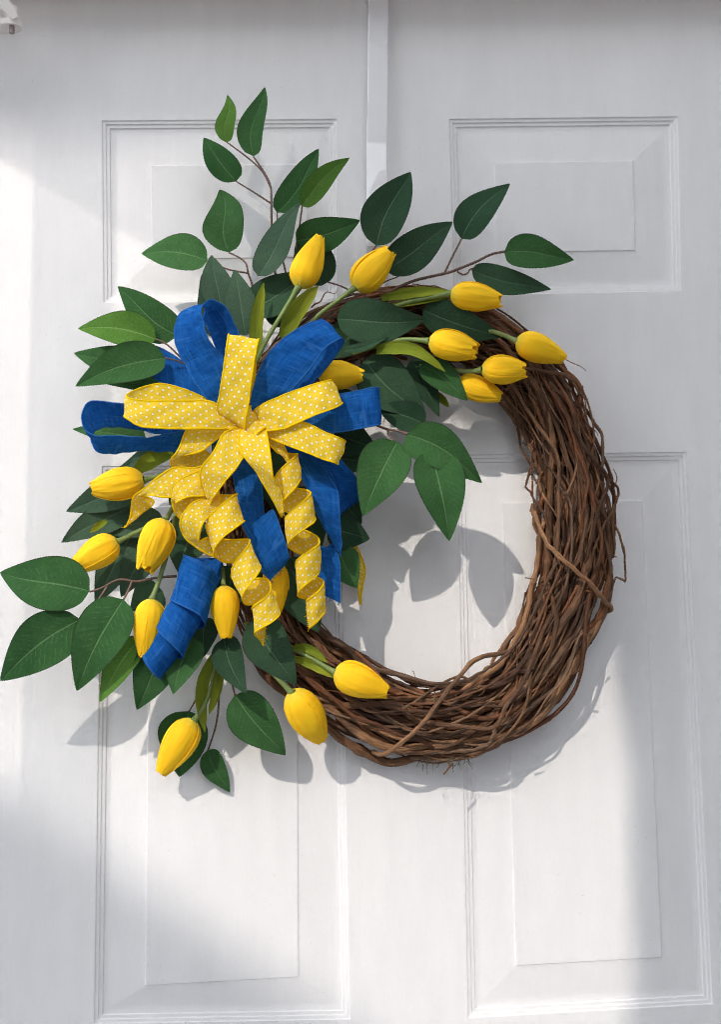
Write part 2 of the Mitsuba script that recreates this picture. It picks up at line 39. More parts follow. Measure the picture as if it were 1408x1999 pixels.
YELLOW_TAILS = [[(-0.1279,-0.14,1.5342,-0.1211,-0.14,1.5271),(-0.1422,-0.156,1.5243,-0.123,-0.156,1.5081),(-0.1486,-0.164,1.5183,-0.1273,-0.164,1.4919),(-0.1607,-0.17,1.4936,-0.1373,-0.17,1.4753),(-0.1716,-0.172,1.4799,-0.1449,-0.172,1.4661),(-0.174,-0.166,1.4662,-0.1522,-0.166,1.4581),(-0.1705,-0.158,1.4504,-0.1615,-0.158,1.4469),(-0.1727,-0.1368,1.4613,-0.1627,-0.1406,1.4331),(-0.1686,-0.1326,1.4583,-0.1591,-0.1372,1.43),(-0.1619,-0.1289,1.4562,-0.1538,-0.1346,1.4277),(-0.1538,-0.1274,1.455,-0.1478,-0.1332,1.426),(-0.1446,-0.1295,1.4547,-0.1401,-0.1333,1.4252),(-0.1373,-0.1372,1.4548,-0.1319,-0.1377,1.4251),(-0.1367,-0.1488,1.4527,-0.1279,-0.1472,1.4239),(-0.1425,-0.1591,1.4471,-0.1302,-0.1581,1.4196),(-0.1513,-0.1638,1.4393,-0.1381,-0.1659,1.4122),(-0.1597,-0.1628,1.4314,-0.1483,-0.1676,1.4039),(-0.1656,-0.1584,1.424,-0.1569,-0.1632,1.3955),(-0.1688,-0.1519,1.417,-0.1613,-0.1538,1.3878),(-0.1686,-0.143,1.4108,-0.159,-0.1418,1.3823),(-0.1634,-0.1339,1.4067,-0.1499,-0.132,1.3798),(-0.154,-0.128,1.405,-0.1374,-0.1283,1.3798),(-0.1434,-0.1273,1.4048,-0.1264,-0.1307,1.3801),(-0.1339,-0.1311,1.4047,-0.1186,-0.1362,1.3793),(-0.1265,-0.1383,1.4039,-0.113,-0.1427,1.3773),(-0.1223,-0.1478,1.4012,-0.1094,-0.1503,1.3741),(-0.1226,-0.1574,1.3958,-0.1091,-0.1587,1.3689),(-0.1275,-0.1635,1.388,-0.1133,-0.1648,1.3614),(-0.1343,-0.1638,1.3793,-0.12,-0.1658,1.3529),(-0.1399,-0.1587,1.3715,-0.1258,-0.1612,1.3449),(-0.1426,-0.1505,1.3652,-0.1287,-0.1531,1.3385),(-0.1418,-0.1406,1.3609,-0.1284,-0.1433,1.3341),(-0.1368,-0.131,1.3595,-0.1245,-0.1337,1.3321),(-0.1271,-0.1251,1.3605,-0.1169,-0.1269,1.3321),(-0.1154,-0.1258,1.3617,-0.1073,-0.1255,1.3327),(-0.1058,-0.1323,1.3608,-0.0983,-0.1292,1.3318),(-0.1004,-0.1405,1.3575,-0.0921,-0.136,1.3288),(-0.0984,-0.1474,1.3529,-0.0895,-0.1436,1.3243),(-0.0983,-0.1529,1.3477,-0.091,-0.1508,1.3185),(-0.1005,-0.1571,1.342,-0.0976,-0.1553,1.3121),(-0.106,-0.1589,1.3366,-0.1073,-0.1546,1.3068),(-0.1128,-0.1563,1.3321,-0.1152,-0.1482,1.3031),(-0.1175,-0.1501,1.3287,-0.1183,-0.1391,1.3006),(-0.1188,-0.1421,1.3264,-0.1171,-0.1312,1.2983),(-0.116,-0.1342,1.3245,-0.1141,-0.126,1.2956),(-0.1102,-0.1288,1.3216,-0.1112,-0.1231,1.292),(-0.1042,-0.1281,1.3169,-0.1093,-0.1223,1.2877)],[(-0.1266,-0.142,1.5338,-0.1117,-0.142,1.5347),(-0.133,-0.158,1.5181,-0.102,-0.158,1.5189),(-0.1303,-0.168,1.4992,-0.0979,-0.168,1.4949),(-0.1214,-0.168,1.4856,-0.0947,-0.168,1.4712),(-0.1109,-0.16,1.472,-0.0891,-0.16,1.4604),(-0.1004,-0.152,1.4538,-0.0858,-0.152,1.4513),(-0.0924,-0.146,1.4386,-0.0857,-0.146,1.4408),(-0.0893,-0.142,1.4311,-0.0848,-0.142,1.4333)],[(-0.1135,-0.128,1.5282,-0.0991,-0.128,1.5292),(-0.1014,-0.136,1.512,-0.0871,-0.136,1.5135),(-0.0927,-0.138,1.5017,-0.0813,-0.138,1.4998),(-0.0834,-0.1235,1.5026,-0.0725,-0.1278,1.4755),(-0.0762,-0.1245,1.5017,-0.0669,-0.1311,1.4744),(-0.0707,-0.1302,1.5004,-0.0643,-0.1368,1.4723),(-0.0704,-0.1383,1.4975,-0.0658,-0.1423,1.4686),(-0.0749,-0.1457,1.4917,-0.0694,-0.1465,1.4627),(-0.0821,-0.1493,1.4849,-0.0737,-0.149,1.4565),(-0.0896,-0.1477,1.4785,-0.0791,-0.1495,1.4509),(-0.0944,-0.1415,1.4728,-0.0849,-0.1464,1.4452),(-0.0941,-0.1329,1.4687,-0.0883,-0.1391,1.4404),(-0.0886,-0.1258,1.4661,-0.0863,-0.13,1.4369),(-0.0807,-0.1226,1.4643,-0.0791,-0.1231,1.4348),(-0.0733,-0.123,1.4628,-0.0697,-0.1204,1.4335),(-0.0666,-0.1252,1.4611,-0.0606,-0.1221,1.4323),(-0.0602,-0.1294,1.4591,-0.0534,-0.1275,1.4304),(-0.0553,-0.1365,1.4562,-0.0499,-0.1355,1.4272),(-0.0547,-0.1452,1.4518,-0.0515,-0.1437,1.4224),(-0.0591,-0.1519,1.4461,-0.0575,-0.1489,1.4167),(-0.0662,-0.1542,1.4403,-0.0652,-0.1497,1.4111),(-0.0734,-0.1522,1.435,-0.0724,-0.1467,1.406),(-0.0795,-0.1466,1.4302,-0.0785,-0.1405,1.4013),(-0.0831,-0.1377,1.4261,-0.0818,-0.131,1.3973),(-0.0818,-0.1271,1.4228,-0.0796,-0.1202,1.3941),(-0.0748,-0.1185,1.4197,-0.0718,-0.1124,1.391),(-0.0645,-0.1155,1.4165,-0.0616,-0.1108,1.3874),(-0.0548,-0.1184,1.4124,-0.0532,-0.1145,1.3831),(-0.0481,-0.1254,1.4073,-0.0481,-0.1206,1.3781),(-0.046,-0.1346,1.4015,-0.0458,-0.1274,1.3728),(-0.0491,-0.1432,1.3953,-0.0464,-0.1346,1.3672),(-0.0566,-0.1481,1.3893,-0.0505,-0.1404,1.3614),(-0.0652,-0.1472,1.384,-0.0573,-0.1428,1.3558),(-0.0708,-0.1417,1.3797,-0.0642,-0.1406,1.3509),(-0.0725,-0.1352,1.3761,-0.0689,-0.1348,1.3467),(-0.0721,-0.1296,1.3728,-0.0705,-0.1268,1.3434),(-0.0708,-0.1241,1.3698,-0.0683,-0.1181,1.341),(-0.0676,-0.1184,1.3675,-0.0618,-0.1111,1.3394),(-0.0615,-0.1144,1.3658,-0.0529,-0.1087,1.3381),(-0.0537,-0.1147,1.3643,-0.045,-0.1112,1.3362),(-0.0468,-0.119,1.3614,-0.0406,-0.1169,1.3326),(-0.043,-0.1258,1.3571,-0.0396,-0.1228,1.3278),(-0.0431,-0.1331,1.3516,-0.0411,-0.1277,1.3226),(-0.0472,-0.1385,1.3457,-0.0447,-0.1312,1.3172),(-0.054,-0.1397,1.3402,-0.0504,-0.1321,1.3119),(-0.0601,-0.1347,1.3364,-0.0559,-0.1275,1.308),(-0.0618,-0.1264,1.3343,-0.058,-0.1194,1.3059)],[(-0.1335,-0.13,1.535,-0.1323,-0.13,1.5268),(-0.1608,-0.142,1.5319,-0.1494,-0.142,1.5225),(-0.1899,-0.15,1.5261,-0.1626,-0.15,1.5114),(-0.1988,-0.154,1.5042,-0.1751,-0.154,1.5005),(-0.206,-0.151,1.4945,-0.1936,-0.151,1.4967),(-0.2102,-0.142,1.4898,-0.2085,-0.142,1.4961),(-0.2045,-0.13,1.4841,-0.2035,-0.13,1.4986),(-0.189,-0.122,1.4858,-0.1874,-0.122,1.5033),(-0.1737,-0.12,1.4883,-0.172,-0.12,1.5058),(-0.1647,-0.128,1.4909,-0.1624,-0.128,1.4793),(-0.1674,-0.134,1.4917,-0.1662,-0.134,1.4652),(-0.1806,-0.142,1.4842,-0.1776,-0.142,1.4539),(-0.2109,-0.148,1.4814,-0.2062,-0.148,1.4511),(-0.226,-0.148,1.4707,-0.2202,-0.148,1.4513),(-0.2439,-0.142,1.4575,-0.2343,-0.142,1.4546),(-0.2542,-0.132,1.4487,-0.2474,-0.132,1.4561),(-0.2571,-0.122,1.4367,-0.2412,-0.122,1.4556),(-0.2601,-0.118,1.4292,-0.2326,-0.118,1.452),(-0.2661,-0.116,1.4214,-0.2547,-0.116,1.4316)],[(-0.153,-0.15,1.4912,-0.1484,-0.15,1.466),(-0.1751,-0.158,1.4788,-0.1716,-0.158,1.4505),(-0.1949,-0.164,1.4691,-0.187,-0.164,1.4487),(-0.2041,-0.162,1.4616,-0.1951,-0.162,1.4457),(-0.2073,-0.155,1.4536,-0.2011,-0.155,1.4433),(-0.207,-0.146,1.4417,-0.2014,-0.146,1.449),(-0.2022,-0.136,1.4292,-0.1943,-0.136,1.4503),(-0.1916,-0.13,1.4269,-0.1838,-0.13,1.4544),(-0.1725,-0.128,1.435,-0.1726,-0.128,1.4649),(-0.1604,-0.134,1.4438,-0.1593,-0.134,1.4639),(-0.1613,-0.146,1.4497,-0.1556,-0.146,1.4382),(-0.1715,-0.154,1.4476,-0.1636,-0.154,1.4311),(-0.185,-0.162,1.4405,-0.1677,-0.162,1.4252),(-0.1942,-0.167,1.426,-0.172,-0.167,1.4179),(-0.1957,-0.164,1.4152,-0.1746,-0.164,1.4094),(-0.1912,-0.156,1.4037,-0.1767,-0.156,1.4007),(-0.1794,-0.148,1.3942,-0.1755,-0.148,1.4032),(-0.1691,-0.141,1.3885,-0.168,-0.141,1.4066),(-0.1571,-0.137,1.3836,-0.1606,-0.137,1.4092)],[(-0.0245,-0.048,1.4137,-0.0112,-0.048,1.4124),(-0.0139,-0.042,1.3972,-0.0018,-0.042,1.3971),(-0.0093,-0.036,1.3752,0.0046,-0.036,1.372),(-0.0064,-0.032,1.37,0.0033,-0.032,1.3662),(-0.0036,-0.03,1.3513,0.0,-0.03,1.3494),(-0.0025,-0.029,1.3386,-0.0007,-0.029,1.3379)]]
BLUE_LOOPS = [[(-0.1346,-0.13,1.5514,-0.1512,-0.126,1.5454),(-0.1415,-0.152,1.5788,-0.1722,-0.134,1.5663),(-0.1518,-0.162,1.6066,-0.1931,-0.134,1.5959),(-0.1661,-0.17,1.6237,-0.2045,-0.132,1.6202),(-0.1723,-0.171,1.642,-0.2073,-0.13,1.6463),(-0.173,-0.17,1.6551,-0.2027,-0.13,1.6618),(-0.1683,-0.167,1.6646,-0.1844,-0.132,1.6723),(-0.1613,-0.16,1.669,-0.1741,-0.122,1.6739),(-0.1479,-0.152,1.6624,-0.1783,-0.107,1.662),(-0.139,-0.144,1.6493,-0.1727,-0.104,1.6488),(-0.1332,-0.138,1.6331,-0.1633,-0.103,1.6248),(-0.1277,-0.13,1.5984,-0.1499,-0.106,1.5925),(-0.1252,-0.12,1.5534,-0.1346,-0.118,1.5468)],[(-0.1314,-0.128,1.5354,-0.1319,-0.122,1.526),(-0.1558,-0.136,1.5283,-0.166,-0.122,1.5135),(-0.1927,-0.142,1.5253,-0.2036,-0.122,1.5082),(-0.2287,-0.148,1.5194,-0.2443,-0.12,1.5067),(-0.2603,-0.152,1.5174,-0.2765,-0.118,1.5062),(-0.2887,-0.154,1.5191,-0.2932,-0.116,1.5074),(-0.3017,-0.152,1.5248,-0.3041,-0.112,1.517),(-0.3073,-0.148,1.5394,-0.3063,-0.108,1.5284),(-0.3055,-0.142,1.5551,-0.3026,-0.104,1.5363),(-0.2914,-0.136,1.5632,-0.287,-0.1,1.5392),(-0.2648,-0.131,1.5599,-0.2662,-0.098,1.5382),(-0.2265,-0.125,1.5536,-0.2279,-0.098,1.5323),(-0.1748,-0.122,1.543,-0.177,-0.104,1.5276)],[(-0.1244,-0.128,1.5435,-0.1164,-0.128,1.5364),(-0.121,-0.14,1.5579,-0.098,-0.142,1.5543),(-0.1142,-0.152,1.5825,-0.0742,-0.156,1.5683),(-0.0964,-0.161,1.6114,-0.0534,-0.162,1.5909),(-0.0723,-0.165,1.6309,-0.0385,-0.165,1.6113),(-0.0497,-0.16,1.6442,-0.0227,-0.158,1.6228),(-0.0398,-0.15,1.6498,-0.0177,-0.148,1.626),(-0.0391,-0.136,1.6479,-0.0191,-0.138,1.621),(-0.0477,-0.126,1.6329,-0.0292,-0.128,1.6084),(-0.0676,-0.115,1.6061,-0.0518,-0.118,1.5849),(-0.106,-0.112,1.5608,-0.1,-0.114,1.5531)],[(-0.1199,-0.12,1.5427,-0.1142,-0.12,1.5297),(-0.0586,-0.126,1.5607,-0.0559,-0.126,1.536),(-0.0294,-0.136,1.5652,-0.0287,-0.136,1.5227),(-0.0006,-0.142,1.5688,0.0023,-0.142,1.5264),(0.0166,-0.142,1.5721,0.0206,-0.142,1.5302),(0.0213,-0.136,1.5734,0.0247,-0.136,1.5319),(0.0197,-0.124,1.5732,0.0232,-0.124,1.5354),(-0.0067,-0.108,1.564,-0.0058,-0.108,1.5366),(-0.0833,-0.102,1.5494,-0.0834,-0.102,1.5351)],[(-0.246,-0.084,1.6405,-0.2396,-0.084,1.6),(-0.2269,-0.09,1.6325,-0.2254,-0.09,1.5899),(-0.2018,-0.098,1.6144,-0.1992,-0.098,1.5733),(-0.1711,-0.106,1.588,-0.1652,-0.106,1.5598),(-0.1294,-0.112,1.548,-0.1294,-0.112,1.5361)]]
BLUE_TAILS = [[(-0.1545,-0.096,1.5002,-0.1203,-0.096,1.5105),(-0.1452,-0.1,1.4804,-0.113,-0.1,1.4771),(-0.1395,-0.104,1.4533,-0.1104,-0.104,1.4471),(-0.1357,-0.108,1.4311,-0.1078,-0.108,1.4319),(-0.1291,-0.116,1.4139,-0.1037,-0.116,1.4367),(-0.1213,-0.126,1.403,-0.0984,-0.126,1.4389),(-0.1163,-0.132,1.3864,-0.0906,-0.132,1.4203),(-0.1123,-0.132,1.375,-0.0844,-0.132,1.4025),(-0.1081,-0.128,1.3667,-0.0808,-0.128,1.3863),(-0.1012,-0.122,1.3602,-0.0806,-0.122,1.384)],[(-0.088,-0.104,1.5158,-0.0611,-0.104,1.5107),(-0.074,-0.116,1.49,-0.0388,-0.116,1.4825),(-0.0605,-0.124,1.4641,-0.025,-0.124,1.4568),(-0.0504,-0.124,1.438,-0.023,-0.124,1.429),(-0.0405,-0.114,1.42,-0.0223,-0.114,1.4012),(-0.0317,-0.104,1.4035,-0.0238,-0.104,1.386),(-0.0378,-0.096,1.3973,-0.0289,-0.096,1.4089),(-0.0504,-0.1,1.3994,-0.0262,-0.1,1.3863),(-0.0504,-0.104,1.3851,-0.0244,-0.104,1.379),(-0.047,-0.106,1.3618,-0.024,-0.106,1.3558),(-0.0437,-0.106,1.3439,-0.0243,-0.106,1.3345)],[(-0.0869,-0.084,1.5302,-0.069,-0.084,1.5408),(-0.0606,-0.09,1.5078,-0.034,-0.09,1.5152),(-0.0417,-0.094,1.4908,-0.0135,-0.094,1.4886),(-0.0284,-0.094,1.4651,0.001,-0.094,1.4707),(-0.0235,-0.088,1.4374,0.0014,-0.088,1.4543)],[(-0.1543,-0.1062,1.4114,-0.1616,-0.1098,1.3598),(-0.154,-0.0981,1.4018,-0.168,-0.1018,1.3516),(-0.1599,-0.0868,1.3931,-0.18,-0.0953,1.3455),(-0.1724,-0.0796,1.3888,-0.1933,-0.0942,1.3431),(-0.1867,-0.0814,1.3882,-0.2034,-0.0998,1.3421),(-0.1971,-0.0922,1.3889,-0.209,-0.1093,1.3409),(-0.1999,-0.1079,1.3894,-0.2108,-0.1201,1.3397),(-0.1959,-0.1242,1.3881,-0.2094,-0.1325,1.3383),(-0.1867,-0.1365,1.3841,-0.2031,-0.1447,1.3351),(-0.174,-0.1394,1.378,-0.1916,-0.151,1.3301),(-0.163,-0.1328,1.3705,-0.1802,-0.1476,1.3234),(-0.1585,-0.1216,1.3636,-0.1745,-0.1373,1.3163),(-0.1597,-0.111,1.3586,-0.1757,-0.125,1.3108),(-0.164,-0.1024,1.3559,-0.1812,-0.1135,1.3078),(-0.1711,-0.0959,1.3561,-0.1892,-0.1036,1.3076),(-0.1815,-0.0928,1.3584,-0.1998,-0.0979,1.3097),(-0.1931,-0.0957,1.3608,-0.212,-0.0993,1.3121),(-0.2014,-0.1049,1.3613,-0.2216,-0.1077,1.3131),(-0.204,-0.1165,1.3589,-0.2256,-0.1195,1.3113),(-0.2022,-0.1267,1.354,-0.2239,-0.1311,1.3066),(-0.1976,-0.1344,1.3475,-0.2175,-0.1393,1.2993),(-0.1908,-0.1392,1.3398,-0.2084,-0.1415,1.2905),(-0.1826,-0.1388,1.3313,-0.2003,-0.1359,1.2821),(-0.176,-0.1322,1.3238,-0.1976,-0.1243,1.2768),(-0.174,-0.1217,1.3192,-0.2016,-0.1128,1.2757),(-0.1773,-0.1112,1.3182,-0.2092,-0.1058,1.2771),(-0.1845,-0.1041,1.3202,-0.2163,-0.1029,1.2787),(-0.1937,-0.102,1.3239,-0.2221,-0.1009,1.28),(-0.2027,-0.106,1.3273,-0.2282,-0.0993,1.2821),(-0.2089,-0.1145,1.3278,-0.2354,-0.1007,1.2848),(-0.2106,-0.1239,1.3242,-0.2416,-0.1064,1.2859),(-0.2085,-0.1299,1.3181,-0.2444,-0.1145,1.2834),(-0.2049,-0.1317,1.312,-0.2431,-0.1218,1.2776),(-0.2019,-0.1314,1.3065,-0.2385,-0.1251,1.2695),(-0.199,-0.1299,1.301,-0.2324,-0.1228,1.2614),(-0.1958,-0.126,1.2957,-0.2275,-0.115,1.2555),(-0.1938,-0.1186,1.2922,-0.2264,-0.1044,1.2538),(-0.1954,-0.1097,1.2919,-0.23,-0.0955,1.2553)]]
KNOT = (-0.1217,-0.146,1.5312)
BINDERS = [(0.0036,[(0.1605,-0.066,1.6227),(0.1802,-0.076,1.5875),(0.2076,-0.08,1.5394),(0.2288,-0.082,1.5032),(0.2293,-0.082,1.4618),(0.2257,-0.08,1.3938),(0.2185,-0.07,1.361)]),(0.0026,[(0.23,-0.082,1.4666),(0.2389,-0.083,1.4544),(0.2423,-0.082,1.4456),(0.2431,-0.08,1.4042),(0.2354,-0.074,1.3546),(0.2139,-0.07,1.3081)]),(0.0025,[(0.206,-0.066,1.6222),(0.2261,-0.076,1.5771),(0.243,-0.08,1.5468),(0.2482,-0.08,1.5232),(0.2583,-0.078,1.4956),(0.2635,-0.078,1.4727),(0.2596,-0.078,1.4465),(0.2495,-0.07,1.4022)]),(0.004,[(0.2282,-0.07,1.5778),(0.2522,-0.076,1.5317),(0.274,-0.074,1.4961),(0.2907,-0.064,1.4757),(0.2805,-0.072,1.4506),(0.2701,-0.074,1.4182),(0.2581,-0.066,1.3727)]),(0.0028,[(0.2896,-0.064,1.4769),(0.3043,-0.052,1.4669),(0.2955,-0.058,1.4414),(0.274,-0.066,1.4035),(0.2649,-0.06,1.3671)]),(0.0046,[(0.2015,-0.062,1.4487),(0.2032,-0.072,1.4318),(0.2133,-0.082,1.4032),(0.2248,-0.088,1.3866),(0.2562,-0.084,1.3596),(0.2813,-0.062,1.3359),(0.2919,-0.046,1.3282),(0.2919,-0.03,1.3234)]),(0.0056,[(0.2175,-0.04,1.436),(0.2078,-0.052,1.3936),(0.1958,-0.058,1.3395),(0.1751,-0.06,1.2859),(0.1493,-0.056,1.2563),(0.1137,-0.05,1.2331)]),(0.004900000000000001,[(0.1804,-0.05,1.2842),(0.1646,-0.062,1.2778),(0.1333,-0.072,1.2705),(0.1117,-0.082,1.254),(0.1006,-0.086,1.2398),(0.0592,-0.086,1.1919),(0.031,-0.07,1.1679),(0.0166,-0.05,1.1632),(0.0109,-0.034,1.1656)]),(0.004,[(-0.0981,-0.072,1.2855),(-0.0732,-0.08,1.2603),(-0.0345,-0.082,1.2271),(0.0023,-0.082,1.2026),(0.0474,-0.076,1.1852),(0.0821,-0.062,1.1702)]),(0.0046,[(0.0647,-0.072,1.2008),(0.1105,-0.08,1.1944),(0.145,-0.082,1.1929),(0.1536,-0.084,1.1992),(0.1622,-0.084,1.2173),(0.1786,-0.082,1.2371),(0.2012,-0.076,1.2865),(0.221,-0.066,1.3258)]),(0.0034,[(0.1485,-0.082,1.1929),(0.1463,-0.078,1.1818),(0.1397,-0.072,1.173),(0.1113,-0.062,1.1663),(0.0706,-0.056,1.1653)]),(0.004200000000000001,[(0.2526,-0.046,1.2846),(0.2293,-0.05,1.247),(0.2091,-0.05,1.2074),(0.1765,-0.05,1.1845),(0.1412,-0.05,1.1657),(0.1004,-0.048,1.1562),(0.0535,-0.04,1.1585)]),(0.0052,[(-0.0784,-0.052,1.33),(-0.0532,-0.06,1.3081),(-0.022,-0.062,1.2865),(-0.005,-0.062,1.2699),(0.0409,-0.056,1.2529),(0.1021,-0.05,1.2415),(0.1385,-0.044,1.2504)]),(0.004200000000000001,[(0.1739,-0.078,1.6097),(0.1967,-0.086,1.6051),(0.2292,-0.08,1.6012),(0.2523,-0.06,1.5976),(0.264,-0.046,1.5851),(0.2638,-0.034,1.5715)]),(0.0024,[(0.2938,-0.044,1.4498),(0.299,-0.042,1.4323),(0.3098,-0.04,1.4013),(0.3115,-0.038,1.3572)]),(0.002,[(0.3116,-0.038,1.3584),(0.3005,-0.04,1.3633),(0.2953,-0.042,1.3499),(0.2869,-0.046,1.3378)]),(0.004,[(0.2212,-0.05,1.648),(0.2461,-0.046,1.6173),(0.2649,-0.044,1.5631),(0.2953,-0.044,1.4928),(0.3013,-0.04,1.435),(0.2971,-0.04,1.3863)]),(0.003,[(0.0888,-0.07,1.2339),(0.1472,-0.078,1.2622),(0.1829,-0.08,1.2965),(0.209,-0.08,1.3487),(0.2267,-0.078,1.381)]),(0.0026,[(0.053,-0.08,1.2202),(0.1109,-0.084,1.2271),(0.1638,-0.084,1.2563),(0.1974,-0.082,1.305),(0.226,-0.08,1.3661),(0.2464,-0.074,1.4197)]),(0.0032,[(-0.0629,-0.076,1.2648),(-0.0164,-0.082,1.2354),(0.0297,-0.084,1.2178),(0.0816,-0.084,1.2114),(0.1403,-0.08,1.2278)])]
RING = [(0.2551,1.4172),(0.2505,1.3687),(0.2273,1.3029),(0.1925,1.2438),(0.1498,1.2089),(0.0959,1.1966),(0.0305,1.2062),(-0.0317,1.2435),(-0.0823,1.2917),(-0.1152,1.3551),(-0.1289,1.4464),(-0.1178,1.5388),(-0.0806,1.6134),(-0.0216,1.6569),(0.0499,1.6737),(0.124,1.6614),(0.1849,1.6246),(0.2253,1.5719),(0.2476,1.5032)]
PANELS = [([(-0.3225,1.9546),(-0.0238,1.9528),(-0.0268,1.7148),(-0.3173,1.7165)],[(-0.2595,1.8941),(-0.0633,1.8937),(-0.0628,1.7733),(-0.2571,1.7724)]),([(0.1186,1.951),(0.4094,1.9507),(0.4039,1.7225),(0.1195,1.7202)],[(0.1756,1.892),(0.3499,1.8931),(0.3479,1.7767),(0.1746,1.7762)]),([(-0.3165,1.5105),(-0.0244,1.51),(-0.0191,0.8571),(-0.3171,0.8555)],[(-0.257,1.4591),(-0.0787,1.4601),(-0.0795,0.9053),(-0.2574,0.8977)]),([(0.1196,1.5191),(0.4006,1.5194),(0.4027,0.8693),(0.1177,0.8567)],[(0.1746,1.4589),(0.3448,1.4599),(0.3454,0.9222),(0.1759,0.915)])]
LIT = {'a': (-0.2994,1.8195),'b': (0.3247,1.4262),'c': (-0.3004,1.0399),'d': (-0.057,0.8747),'e': (0.324,1.3274),'f': (0.3253,0.8702),'g': (-0.408,1.7776),'h': (-0.3053,1.7763),'top': (0.0054,2.1126),'bl': (-0.426,0.8568),'br': (0.4112,0.847),'tr': (0.4715,2.1065),'tl': (-0.4558,2.1185)}
STRAP = [(0.032,-0.011,2.1897),(0.0309,-0.011,2.106),(0.0293,-0.011,2.0398),(0.0292,-0.0115,2.034),(0.0276,-0.015,1.9669),(0.0263,-0.016,1.9193),(0.0262,-0.016,1.9126),(0.0257,-0.014,1.8733),(0.0238,-0.011,1.7816),(0.0208,-0.01,1.7033)]
TONGUE = [(0.0332,-0.024,1.875),(0.0295,-0.025,1.8423),(0.028,-0.024,1.777)]
BRACKET = [(-0.4745,-0.06,2.0513),(-0.4127,-0.06,2.0505),(-0.4423,-0.07,2.092),(-0.4142,-0.064,2.0536),(-0.421,-0.06,2.0546),(-0.4206,-0.06,2.0386)]
BITS = [(0.3014,-0.046,1.4709),(0.3011,-0.04,1.4933),(0.0277,-0.09,1.6945),(0.1689,-0.07,1.6588),(0.0931,-0.05,1.153)]

# ---------------------------------------------------------------- helpers
def num(base):
    """the next free key of this kind"""
    k, i = base, 0
    while k in used:
        i += 1
        k = f'{base}_{i:03d}'
    used.add(k)
    return k
used = set()

def put(key, mesh, bsdf, smooth=False, uv=None, kind=None, **lab):
    key = num(key)
    scene[key] = mikit.ply(mesh, bsdf, smooth=smooth, uv=uv)
    if kind: lab['kind'] = kind
    if lab: labels[key] = lab
    return key

def grid_faces(n, m, wrap=False):
    i, j = np.meshgrid(np.arange(n - 1), np.arange(m if wrap else m - 1), indexing='ij')
    j2 = (j + 1) % m
    return np.stack([i * m + j, i * m + j2, (i + 1) * m + j2, (i + 1) * m + j], -1).reshape(-1, 4)

def unit(v):
    v = np.asarray(v, float)
    return v / (np.linalg.norm(v, axis=-1, keepdims=True) + 1e-12)

def spline(pts, n, closed=False):
    p = np.asarray(pts, float)
    if closed: p = np.vstack([p, p[:1]])
    s = np.concatenate([[0], np.cumsum(np.linalg.norm(np.diff(p, axis=0), axis=1) ** 0.6)])
    if len(p) == 2: return p[0] + (p[1] - p[0]) * np.linspace(0, 1, n)[:, None]
    return CubicSpline(s, p, bc_type='periodic' if closed else 'natural')(np.linspace(0, s[-1], n))

def tube(p, r, sides=7, cap=True, uid=0):
    """a tube along p with radii r; uv = (id + part of the way round, metres along)"""
    p = np.asarray(p, float); n = len(p); r = np.broadcast_to(r, (n,))
    t = unit(np.gradient(p, axis=0))
    a = np.cross(t[0], [0.31, -0.9, 0.2]); a = unit(a)
    v, uv = [], []
    s = np.concatenate([[0], np.cumsum(np.linalg.norm(np.diff(p, axis=0), axis=1))])
    ang = np.arange(sides) * 2 * np.pi / sides
    for k in range(n):
        a = unit(a - t[k] * (a @ t[k])); b = np.cross(t[k], a)
        v.append(p[k] + r[k] * (np.cos(ang)[:, None] * a + np.sin(ang)[:, None] * b))
        uv.append(np.stack([uid + 0.02 + 0.9 * np.abs(np.arange(sides) - sides / 2) / sides * 2, np.full(sides, s[k])], 1))
    f = grid_faces(n, sides, True)
    v, uv = np.vstack(v), np.vstack(uv)
    f = np.vstack([f[:, [0, 1, 2]], f[:, [0, 2, 3]]])
    if cap:
        c0 = len(v)
        v = np.vstack([v, p[:1], p[-1:]]); uv = np.vstack([uv, uv[:1], uv[-1:]])
        i = np.arange(sides); j = (i + 1) % sides
        f = np.vstack([f, np.stack([j, i, i * 0 + c0], 1), np.stack([(n - 1) * sides + i, (n - 1) * sides + j, i * 0 + c0 + 1], 1)])
    return v, f, uv

def join(parts):
    v, f, u, o = [], [], [], 0
    for a, b, c in parts:
        b = np.asarray(b)
        if b.shape[1] == 4: b = np.vstack([b[:, [0, 1, 2]], b[:, [0, 2, 3]]])
        v.append(a); f.append(b + o); u.append(c); o += len(a)
    return (np.vstack(v), np.vstack(f)), np.vstack(u)

def bent_box(lo, hi, bevel=0.002):
    """a box with chamfered edges"""
    lo, hi = np.array(lo, float), np.array(hi, float)
    pts = []
    for c in np.ndindex(2, 2, 2):
        p = np.where(np.array(c) == 1, hi, lo); s = np.where(np.array(c) == 1, -1, 1)
        for k in range(3):
            q = p + s * bevel; q[k] = p[k]
            pts.append(q)
    return trimesh.Trimesh(np.array(pts)).convex_hull

# ---------------------------------------------------------------- materials
def two(b): return {'type': 'twosided', 'b': b}
def bump(inner, fn, scale, eps): return {'type': 'bumpmap', 'tex': proc(fn, eps), 'scale': scale, 'b': inner}

